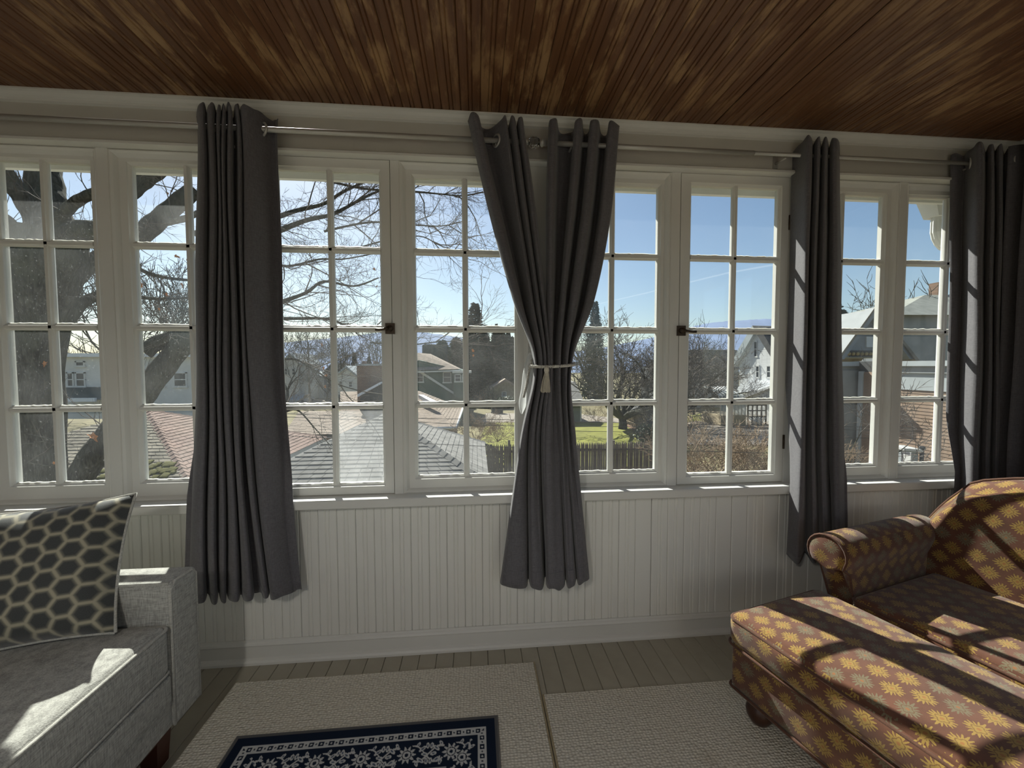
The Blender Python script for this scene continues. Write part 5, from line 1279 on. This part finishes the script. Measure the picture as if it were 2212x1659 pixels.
# tan garage and dark roofed building behind it
nT = thing('garage', 'small tan gabled garage beside the dark evergreens', 'garage')
pwall(nT, [(1066, 866), (1066, 838), (1092, 822), (1120, 838), (1120, 866)], 52, 6, M['stone'])
MB().prism([at(1060, 843, 51.6), at(1092, 823, 51.6), at(1126, 843, 51.6), at(1126, 839, 51.6), at(1092, 818, 51.6), at(1060, 839, 51.6)], (0, 6.8, 0)).build('roof_slab', M['rooftan'], nT)
pwin(nT, 1084, 1094, 846, 856, 52)
nT2 = thing('garage', 'long dark roofed building behind the tan garage', 'garage')
pwall(nT2, [(1044, 832), (1050, 813), (1135, 812), (1140, 832)], 60, 6, M['roofdark'], 'roof_block'); pwall(nT2, [(1047, 862), (1047, 832), (1137, 832), (1137, 862)], 60.3, 5, M['greys'])
for px, lb in ((1068, 'black wheeled bin on left beyond the lawn'), (1080, 'black wheeled bin on right beyond the lawn')):
    p = gnd(px, 894); t = thing('wheelie_bin', lb, 'bin', p, 0.2, 'bins beyond the lawn')
    MB().hexa([(-.26, -.30, .06), (.26, -.30, .06), (.26, .30, .06), (-.26, .30, .06), (-.33, -.36, .98), (.33, -.36, .98), (.33, .36, .98), (-.33, .36, .98)]).build('bin_body', M['bin'], t)
    MB().box(-.36, .36, -.39, .40, .98, 1.06).tube([(-.3, .44, 1.0), (.3, .44, 1.0)], 0.03, 6).build('lid', M['bin'], t)
    for sx_ in (-1, 1): MB().lathe([(0, -.03), (.12, -.03), (.12, .03), (0, .03)], 12, (sx_*.28, .32, .12), 'x').build('wheel', M['bin'], t)
# grey garage right of the curtain
nH = thing('garage', 'grey garage with pale roof partly behind the tied curtain', 'garage')
Yh = 35
pwall(nH, [(1190, 910), (1190, 868), (1256, 868), (1256, 910)], Yh, 6, M['greensiding'])
MB().prism([at(1185, 868, Yh-0.4), at(1262, 868, Yh-0.4), at(1244, 826, Yh+3), at(1200, 826, Yh+3)], (0, 1.5, 0.1)).build('roof_slab', M['roofgrey'], nH)
MB().prism([at(1185, 870, Yh-0.45), at(1262, 870, Yh-0.45), at(1262, 866, Yh-0.45), at(1185, 866, Yh-0.45)], (0, 0.15, 0)).build('eave_board', M['wsiding'], nH)
MB().box(at(1253, 908, Yh).x, at(1256, 908, Yh).x, Yh-0.06, Yh, at(1253, 910, Yh).z, at(1253, 868, Yh).z).build('corner_board', M['wsiding'], nH)
# blue shed
nS = thing('shed', 'slate blue garden shed with dark gable roof beyond the fence', 'shed')
Ys = 31
pwall(nS, [(1381, 925), (1381, 890), (1400, 878), (1424, 888), (1424, 925)], Ys, 3, M['shed'])
MB().prism([at(1372, 892, Ys-0.3), at(1400, 879, Ys-0.3), at(1430, 892, Ys-0.3), at(1430, 887, Ys-0.3), at(1400, 874, Ys-0.3), at(1372, 888, Ys-0.3)], (0, 3.6, 0)).build('roof_slab', M['roofdark'], nS)
pwin(nS, 1404, 1411, 894, 909, Ys, 0)
# board fence by the shed
bf = thing('board_fence', 'pale wooden board fence beside the blue shed', 'fence')
f0, f1 = gnd(1350, 916), gnd(1396, 936)
for k in range(14):
    q = f0.lerp(f1, k/13); MB().box(q.x-0.07, q.x+0.055, q.y-0.02, q.y+0.02, gz(q.y), gz(q.y)+1.6+0.05*math.sin(k)).build('fence_board', M['fence2'], bf)
for dz in (0.4, 1.25): MB().tube([f0+Vector((0, -0.05, dz)), f1+Vector((0, -0.05, dz))], 0.05, 4).build('fence_rail', M['fence2'], bf)
# picket fence
pf = thing('picket_fence', 'weathered stockade picket fence along the near edge of the lawn', 'fence')
pk = MB().prism([(-0.041, 0, 0), (0.041, 0, 0), (0.041, 0, 1.72), (0, 0, 1.86), (-0.041, 0, 1.72)], (0, 0.02, 0)).mesh('picket'); pk.materials.append(M['fence'])
pa, pb = at(1030, 960, 15.2), at(1440, 958, 15.2)
n = int((pb.x-pa.x)/0.092)
for k in range(n+1):
    o = link(pk, 'picket', None, pf); o.location = (pa.x+k*0.092, 15.2+RNG.uniform(-.01, .01), pa.z-1.86+RNG.uniform(-.02, .02)); o.rotation_euler = (0, RNG.uniform(-.008, .008), 0)
for dz in (-0.35, -1.4): MB().box(pa.x, pb.x, 15.23, 15.30, pa.z+dz-0.05, pa.z+dz+0.05).build('fence_rail', M['fence'], pf)
for px in (1100, 1327): 
    q = at(px, 958, 15.25); MB().box(q.x-0.05, q.x+0.05, 15.3, 15.4, -4.3, q.z+0.12).build('fence_post', M['fence'], pf)

# white brick house: its sunlit gable faces left
nW = thing('house', 'white brick house with steep gable and arched attic window', 'house')
Yw = 35
SIDE_A = at(1597, 900, 38.0); OUTN = Vector((-0.99, -0.14, 0)).normalized()
def sidept(px, py, off=0.0):
    """where a bearing meets the side wall's plane, moved OFF outwards"""
    d = bearing(px, py); a_ = SIDE_A+OUTN*off
    return EYE+d*((a_-EYE).dot(OUTN)/d.dot(OUTN))
def side_poly(par, pts, name, m, vec, yo=0.0): return MB().prism([sidept(px, py, -yo) for px, py in pts], vec).build(name, m, par)
INW = -OUTN*9.9
def side_win(par, x0, x1, y0, y1, yo=0.0, arch=False):
    def q(px, py): return sidept(px, py, 0.06-yo)
    bw = (x1-x0)*0.16; bh = 1.6
    mb = MB()
    for pl in ([(x0, y1), (x0, y0), (x0+bw, y0), (x0+bw, y1)], [(x1-bw, y1), (x1-bw, y0), (x1, y0), (x1, y1)], [(x0-1, y1+1), (x0-1, y1-bh), (x1+1, y1-bh), (x1+1, y1+1)], [(x0, y0+bh), (x0, y0), (x1, y0), (x1, y0+bh)], [(x0, (y0+y1)/2+0.6), (x0, (y0+y1)/2-0.6), (x1, (y0+y1)/2-0.6), (x1, (y0+y1)/2+0.6)]):
        mb.prism([q(*p) for p in pl], -OUTN*0.1)
    if arch:
        n = 8; mb.prism([q((x0+x1)/2-(x1-x0)/2*math.cos(math.pi*k/n), y0-3.2*math.sin(math.pi*k/n)) for k in range(n+1)], -OUTN*0.1)
    o = mb.build('window', M['wsiding'], par)
    MB().prism([q(x0, y1)-OUTN*0.03, q(x0, y0)-OUTN*0.03, q(x1, y0)-OUTN*0.03, q(x1, y1)-OUTN*0.03], -OUTN*0.03).build('pane', M['paneo'], o)
side_poly(nW, [(1597, 925), (1597, 785), (1634, 720), (1674, 785), (1720, 785), (1720, 945)], 'wall', M['wbrick'], INW)
side_poly(nW, [(1586, 792), (1631, 716), (1625, 703), (1581, 778)], 'roof_slab', M['greyband'], INW*1.05, -0.35)
side_poly(nW, [(1631, 716), (1680, 796), (1692, 796), (1640, 706), (1625, 703)], 'roof_slab', M['roofdark'], INW*1.05, -0.35)
side_win(nW, 1627.5, 1635.5, 737, 771, 0, True); side_win(nW, 1632, 1640, 790, 816, 0, True); side_win(nW, 1655, 1665, 790, 816, 0, True)
nP = thing('house_porch', 'white lean-to addition with sloping roof beside the brick house', 'porch')
side_poly(nP, [(1578, 925), (1578, 868), (1668, 834), (1715, 834), (1715, 940)], 'wall', M['wsiding'], INW*0.2, -1.8)
side_poly(nP, [(1586, 850), (1690, 834), (1700, 826), (1600, 828)], 'roof_slab', M['snow'], INW*0.18, -1.0)
side_poly(nP, [(1573, 873), (1672, 835), (1672, 830), (1573, 867)], 'rake_board', M['wsiding'], INW*0.21, -2.0)
side_win(nP, 1649, 1655, 853, 860, -1.8); side_win(nP, 1611, 1623, 860, 865, -1.8)
side_poly(nP, [(1578, 935), (1578, 905), (1715, 910), (1715, 945)], 'foundation', M['stone'], INW*0.19, -1.75)
nK = thing('house', 'grey-brown house behind branches, left of the white brick house', 'house')
pwall(nK, [(1440, 905), (1440, 792), (1596, 792), (1596, 905)], 48, 8, M['greys'])
MB().prism([at(1425, 796, 47.5), at(1604, 796, 47.5), at(1592, 756, 51), at(1440, 756, 51)], (0, 1.5, 0.1)).build('roof_slab', M['roofdark'], nK)
pwin(nK, 1500, 1512, 806, 830, 48); pwin(nK, 1540, 1552, 806, 830, 48)
gh = thing('greenhouse', 'lean-to greenhouse with curved glass roof on a stone base', 'greenhouse')
a0, a1 = at(1534, 905, Yw-2), at(1586, 905, Yw-2)
MB().box(a0.x, a1.x, Yw-3.6, Yw-0.5, gz(Yw)-0.3, at(1540, 893, Yw-2).z).build('stone_base', M['stone'], gh)
zb = at(1540, 893, Yw-2).z
for k in range(8):
    xx = a0.x+(a1.x-a0.x)*k/7
    pth = [(xx, Yw-3.5, zb), (xx, Yw-3.5, zb+1.2), (xx, Yw-3.2, zb+1.75), (xx, Yw-2.4, zb+2.1), (xx, Yw-0.8, zb+2.45)]
    MB().tube(pth, 0.045, 5).build('glazing_bar', M['wsiding'], gh)
for k in range(7):
    xx = a0.x+(a1.x-a0.x)*k/7; x2 = a0.x+(a1.x-a0.x)*(k+1)/7
    MB().grid([[(q, y, z) for y, z in ((Yw-3.5, zb), (Yw-3.5, zb+1.2), (Yw-3.2, zb+1.75), (Yw-2.4, zb+2.1), (Yw-0.8, zb+2.45))] for q in (xx+0.04, x2-0.04)], False).build('glass_panel', M['ghglass'], gh)
dk = thing('deck', 'small wooden deck with dark railing and white lattice skirt', 'deck')
d0, d1 = at(1616, 905, Yw-3.2), at(1655, 905, Yw-3.2); zt = at(1630, 899, Yw-3.2).z
MB().box(d0.x, d1.x, Yw-3.2, Yw-2.05, zt-0.1, zt).build('deck_floor', M['fence'], dk)
for k in range(5):
    q = d0.x+(d1.x-d0.x)*k/4; MB().box(q-0.05, q+0.05, Yw-3.2, Yw-3.1, gz(Yw), zt+(1.7 if k == 3 else 1.05)).build('deck_post', M['fence'], dk)
for dz in (0.5, 1.0): MB().box(d0.x, d1.x, Yw-3.22, Yw-3.17, zt+dz-0.05, zt+dz+0.05).build('railing', M['fence'], dk)
mb = MB(); l0, l1 = at(1621, 905, Yw-3.2).x, at(1651, 905, Yw-3.2).x
for k in range(-4, 12):
    for s in (1, -1):
        xx = l0+(l1-l0)*k/8.0; za = gz(Yw)+0.1; hh_ = zt-0.12-za; xe = xx+s*hh_
        if l0 <= xx <= l1 and l0-0.3 <= xe <= l1+0.3: mb.tube([(xx, Yw-3.22, za), (xe, Yw-3.22, zt-0.12)], 0.035, 4)
mb.build('lattice', M['wsiding'], dk, 'stuff')
# big victorian house at right
nV = thing('house', 'large house with brown clapboards and grey porch band at right', 'house')
Yv = 12.5
xw = at(1861, 900, 13.0).x; yN, yF = 6.5, 13.0
MB().box(xw+0.03, xw+6, yN, yF+0.2, -4.1, 1.5).build('wall', M['roofdark'], nV)
cl = MB().prism([(0.03, 0, 0), (-0.022, 0, 0.0), (-0.004, 0, 0.135), (0.03, 0, 0.135)], (0, yF-yN, 0)).mesh('clapboard'); cl.materials.append(M['browns'])
zc = 1.06
while zc > -3.9:
    zc -= 0.122; o = link(cl, 'clapboard', None, nV); o.location = (xw, yN, zc+RNG.uniform(-.003, .003))
MB().box(xw-0.06, xw+0.12, yF-0.05, yF+0.14, -4.1, 1.1).build('corner_board', M['greyband'], nV)
xl_ = at(1800, 780, 13.2).x
MB().box(xl_, xw+1, 13.2, 13.95, 1.31, 1.49).box(xw-0.22, xw+1, yN, 12.1, 1.31, 1.49).build('porch_band', M['greyband'], nV)
MB().box(xl_, xw+1, 13.4, 13.95, 1.06, 1.31).box(xw-0.12, xw+1, yN, 12.5, 1.06, 1.31).build('porch_band', M['greys'], nV)
MB().box(xw-0.05, xw+0.2, yN, 11.55, 0.45, 1.06).build('porch_band', M['greyband'], nV)
pwall(nV, [(1812, 1080), (1812, 800), (1858, 800), (1858, 1080)], Yv+0.8, 3, M['greys'], 'porch_wall')
# ornate gable over the band
pwall(nV, [(1818, 772), (1893, 668), (1972, 772)], 15.5, 4, M['greys'], 'gable_wall')
for pl in ([(1812, 776), (1893, 664), (1893, 678), (1824, 776)], [(1893, 664), (1980, 776), (1966, 776), (1893, 678)]):
    MB().prism([at(px, py, 15.0) for px, py in pl], (0, 0.5, 0)).build('rake_board', M['greys'], nV)
for pl in ([(1806, 780), (1893, 660), (1893, 666), (1812, 780)], [(1893, 660), (1988, 780), (1980, 780), (1893, 666)]):
    MB().prism([at(px, py, 14.9) for px, py in pl], (4.2, 4.6, 0)).build('roof_slab', M['roofbrown'], nV)
for k in range(12):
    q = at(1842+k*9.5, 764, 15.2); MB().lathe([(0, -0.05), (0.075, -0.05), (0.075, 0.02), (0, 0.05)], 8, (q.x, 15.4, q.z), 'y').build('rosette', M['orn'], nV)
pwall(nV, [(1836, 770), (1836, 757), (1950, 757), (1950, 770)], 15.45, 0.1, M['roofdark'], 'ornament_band')
pwall(nV, [(1872, 750), (1872, 727), (1915, 727), (1915, 750)], 15.44, 0.1, M['wsiding'], 'gable_window')
MB().prism([at(1806, 706, 20), at(1884, 700, 20), at(1868, 772, 18.5), at(1806, 776, 18.5)], (0, 0.2, -0.2)).build('side_roof', M['roofbrown'], nV)
nJ = thing('house', 'tall grey house with pale hip roof behind rightmost window', 'house')
pwall(nJ, [(1935, 800), (1935, 676), (2100, 676), (2100, 800)], 21, 6, M['greys'])
MB().add([at(1925, 680, 20.4), at(2110, 680, 20.4), at(2050, 637, 24), at(1998, 637, 24), at(1925, 680, 20.4)+Vector((0, 8, 0)), at(2110, 680, 20.4)+Vector((0, 8, 0))], [(0, 1, 2, 3), (0, 3, 4), (1, 5, 2), (3, 2, 5, 4), (0, 4, 5, 1)]).build('roof_slab', M['roofpale'], nJ)
q = at(2034, 640, 24); MB().box(q.x-0.3, q.x+0.3, 24, 24.6, q.z-0.5, q.z+1.0).build('chimney', M['brick'], nJ)
# white utility cabinet
cbx = thing('utility_cabinet', 'white open-doored cabinet in front of brown clapboards', 'cabinet')
a_, b2 = at(1946, 1002, 9), at(1984, 968, 9)
MB().box(a_.x, b2.x, 9, 9.4, a_.z-0.8, b2.z-0.02).build('cabinet_body', M['greyband'], cbx)
MB().hexa([(a_.x-0.04, 8.9, b2.z-0.04), (b2.x+0.04, 8.9, b2.z-0.10), (b2.x+0.04, 9.45, b2.z-0.06), (a_.x-0.04, 9.45, b2.z), (a_.x-0.04, 8.9, b2.z+0.03), (b2.x+0.04, 8.9, b2.z-0.03), (b2.x+0.04, 9.45, b2.z), (a_.x-0.04, 9.45, b2.z+0.06)]).build('cabinet_lid', M['wsiding'], cbx)
MB().box(a_.x+0.02, a_.x+0.05, 8.75, 9.0, a_.z-0.8, b2.z-0.08).build('cabinet_door', M['wsiding'], cbx)
MB().tube([(b2.x+0.06, 8.95, a_.z-0.8), (b2.x+0.06, 8.95, b2.z)], 0.05, 8).lathe([(0, -.08), (.07, -.05), (.09, 0), (.07, .05), (0, .08)], 10, (b2.x+0.06, 8.95, b2.z)).build('cabinet_post', M['roofdark'], cbx)

# far houses on the left
nL = thing('house', 'long white house with green awning behind the oak trunk', 'house')
Yl = 27
pwall(nL, [(-80, 905), (-80, 770), (425, 770), (425, 905)], Yl, 8, M['wsiding'])
MB().prism([at(-90, 771, Yl-0.4), at(430, 771, Yl-0.4), at(430, 763, Yl-0.4), at(-90, 763, Yl-0.4)], (0, 8, 0)).build('roof_slab', M['snow'], nL)
for x0_w, x1_w in ((146, 160), (165, 185), (20, 40), (310, 326), (340, 356), (376, 404)): pwin(nL, x0_w, x1_w, 804, 836, Yl)
pwin(nL, 164, 184, 780, 792, Yl, 0)
MB().hexa([at(140, 864, Yl-2), at(230, 864, Yl-2), at(230, 864, Yl)+Vector((0, 0, 0)), at(140, 864, Yl), at(140, 838, Yl-0.2), at(230, 838, Yl-0.2), at(230, 836, Yl), at(140, 836, Yl)]).build('awning', M['awning'], nL)
MB().box(at(142, 866, Yl-2.05).x, at(206, 866, Yl-2.05).x, Yl-2.1, Yl-1.95, at(150, 868, Yl-2).z, at(150, 860, Yl-2).z).build('awning_board', M['snow'], nL)
for i, (px0, px1, pyt, pyb, Y, m, lb, ap_) in enumerate(((606, 646, 788, 868, 62, 'wsiding', 'far pale house leftmost in third window, beside left curtain', 768), (645, 700, 818, 866, 70, 'wsiding', 'far low white house behind the utility pole', 808), (700, 735, 806, 858, 66, 'greys', 'far grey house right of the utility pole', 790), (722, 772, 815, 852, 48, 'wsiding', 'white house with two windows left of brick chimney', 796))):
    h_ = thing('house', lb, 'house')
    pwall(h_, [(px0, pyb), (px0, pyt), ((px0+px1)/2, ap_), (px1, pyt), (px1, pyb)], Y, 8, M[m])
    MB().prism([at(px0-3, pyt+2, Y-0.4), at((px0+px1)/2, ap_-1, Y-0.4), at(px1+3, pyt+2, Y-0.4), at(px1+3, pyt-2, Y-0.4), at((px0+px1)/2, ap_-6, Y-0.4), at(px0-3, pyt-2, Y-0.4)], (0, 8.6, 0)).build('roof_slab', M['greyband'] if i != 2 else M['roofdark'], h_)
    w_ = (px1-px0)
    for fx in (0.2, 0.62): pwin(h_, px0+w_*fx, px0+w_*(fx+0.18), pyt+8, pyt+22, Y)
# utility pole, car, wires
up_ = thing('utility_pole', 'grey wooden utility pole beside the far road', 'pole'); q = gnd(669, 874)
MB().tube([q, q+Vector((0, 0, 9.0))], [0.16, 0.11], 8).build('pole_shaft', M['fence'], up_); MB().box(q.x-0.9, q.x+0.9, q.y-0.06, q.y+0.06, q.z+8.1, q.z+8.25).build('cross_arm', M['fence'], up_)
cr = thing('car', 'small silver car parked on the far road', 'car', gnd(652, 872), 1.45)
body = [(-2.1, 0.35), (-2.15, 0.75), (-1.9, 0.92), (-1.2, 0.98), (-0.7, 1.42), (0.7, 1.45), (1.35, 1.0), (2.0, 0.88), (2.15, 0.6), (2.1, 0.32)]
MB().prism([(x, -0.85, z) for x, z in body], (0, 1.7, 0)).build('car_body', M['carpaint'], cr)
MB().prism([(x, -0.87, z) for x, z in [(-1.1, 1.0), (-0.66, 1.36), (0.66, 1.38), (1.2, 1.0)]], (0, 1.74, 0)).build('car_windows', M['paneo'], cr)
for sx_ in (-1.35, 1.35):
    for sy_2 in (-0.82, 0.82): MB().lathe([(0, -0.1), (0.33, -0.1), (0.33, 0.1), (0, 0.1)], 14, (sx_, sy_2, 0.33), 'y').build('wheel', M['bin'], cr)
for lb, pl in (('overhead wire crossing the lawn windows, topmost strand', [(600, 893), (880, 903), (1110, 907), (1480, 917), (1690, 919), (2000, 925)]), ('overhead wire crossing the lawn windows, second strand', [(600, 900), (880, 911), (1110, 920), (1480, 922), (1690, 925), (2000, 932)]), ('overhead wire sagging across the grey roof and picket fence', [(600, 940), (900, 957), (1110, 966), (1410, 972), (1690, 979), (2000, 980)]), ('overhead wire crossing the gravel drive', [(1200, 930), (1480, 936), (1690, 943), (2000, 948)])):
    t = thing('overhead_wire', lb, 'wire'); MB().tube(smooth_path([at(px, py, 6.2) for px, py in pl], 6), 0.006, 5).build('cable', M['wire'], t)

# distant ridges
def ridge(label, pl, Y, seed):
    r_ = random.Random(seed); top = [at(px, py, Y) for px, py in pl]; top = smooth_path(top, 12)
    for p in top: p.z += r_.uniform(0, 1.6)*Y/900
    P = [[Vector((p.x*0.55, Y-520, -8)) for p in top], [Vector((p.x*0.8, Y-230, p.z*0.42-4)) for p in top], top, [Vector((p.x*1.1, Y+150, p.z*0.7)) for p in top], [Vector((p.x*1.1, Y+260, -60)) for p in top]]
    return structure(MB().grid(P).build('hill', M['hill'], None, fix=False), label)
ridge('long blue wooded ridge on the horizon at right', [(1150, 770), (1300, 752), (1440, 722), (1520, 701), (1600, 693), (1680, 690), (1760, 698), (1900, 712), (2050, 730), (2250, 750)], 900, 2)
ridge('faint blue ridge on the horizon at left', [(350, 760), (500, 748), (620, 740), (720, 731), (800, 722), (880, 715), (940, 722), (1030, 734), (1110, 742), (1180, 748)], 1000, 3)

# wisp of sheer cloth behind the tied curtains and the cord's hanging tail
g = G('white_sheer_cloth'); g.t.links.new(g.n('MixShader', {0: 0.45, 1: g.n('BsdfTransparent', {'Color': (1, 1, 1, 1)}).outputs[0], 2: g.n('AddShader', {0: g.n('BsdfTranslucent', {'Color': (0.45, 0.46, 0.46, 1)}).outputs[0], 1: g.n('BsdfDiffuse', {'Color': (0.4, 0.4, 0.4, 1)}).outputs[0]}).outputs[0]}).outputs[0], g.o.inputs['Surface'])
sh = thing('sheer_scarf', 'wisp of white sheer cloth hanging left of the tied curtains', 'cloth', at(1138, 765, -0.05))
L_ = smooth_path([at(px, py, -0.040) for px, py in ((1143, 762), (1131, 800), (1126, 840), (1121, 870), (1125, 893))], 5)
R2_ = smooth_path([at(px, py, -0.055) for px, py in ((1152, 762), (1151, 800), (1147, 840), (1139, 870), (1128, 894))], 5)
P = [[(a.lerp(b, j/6)+Vector((0, -0.012*math.sin(math.pi*j/6), 0)))-sh.location for j in range(7)] for a, b in zip(L_, R2_)]
o = MB().grid(P).build('sheer_cloth', g.m, sh, fix=False); md = o.modifiers.new('thick', 'SOLIDIFY'); md.thickness = 0.0012
pts = smooth_path([at(px, py, -0.07) for px, py in ((1149, 778), (1143, 800), (1138, 830), (1131, 858))], 30)
for st_ in (0, 1):
    MB().tube([p-tb.location+Vector((0.003*math.cos(i*0.75+st_*math.pi), 0.003*math.sin(i*0.75+st_*math.pi), 0)) for i, p in enumerate(pts)], 0.0036, 6).build('cord_tail', M['rope'], tb)
g = G('vapour_trail'); g.t.links.new(g.n('MixShader', {0: 0.035, 1: g.n('BsdfTransparent', {'Color': (1, 1, 1, 1)}).outputs[0], 2: g.n('BsdfTranslucent', {'Color': (0.8, 0.8, 0.8, 1)}).outputs[0]}).outputs[0], g.o.inputs['Surface'])
ct = thing('contrail', 'faint white vapour trail across the sky in the left-latch casement', 'vapour trail', at(1480, 612, 3000))
MB().tube([at(px, py, 3000)-ct.location for px, py in ((1270, 662), (1400, 632), (1480, 612), (1570, 590), (1660, 574), (1720, 566))], [3, 5, 6, 7, 8, 8], 8).build('vapour_trail', g.m, ct, 'stuff')
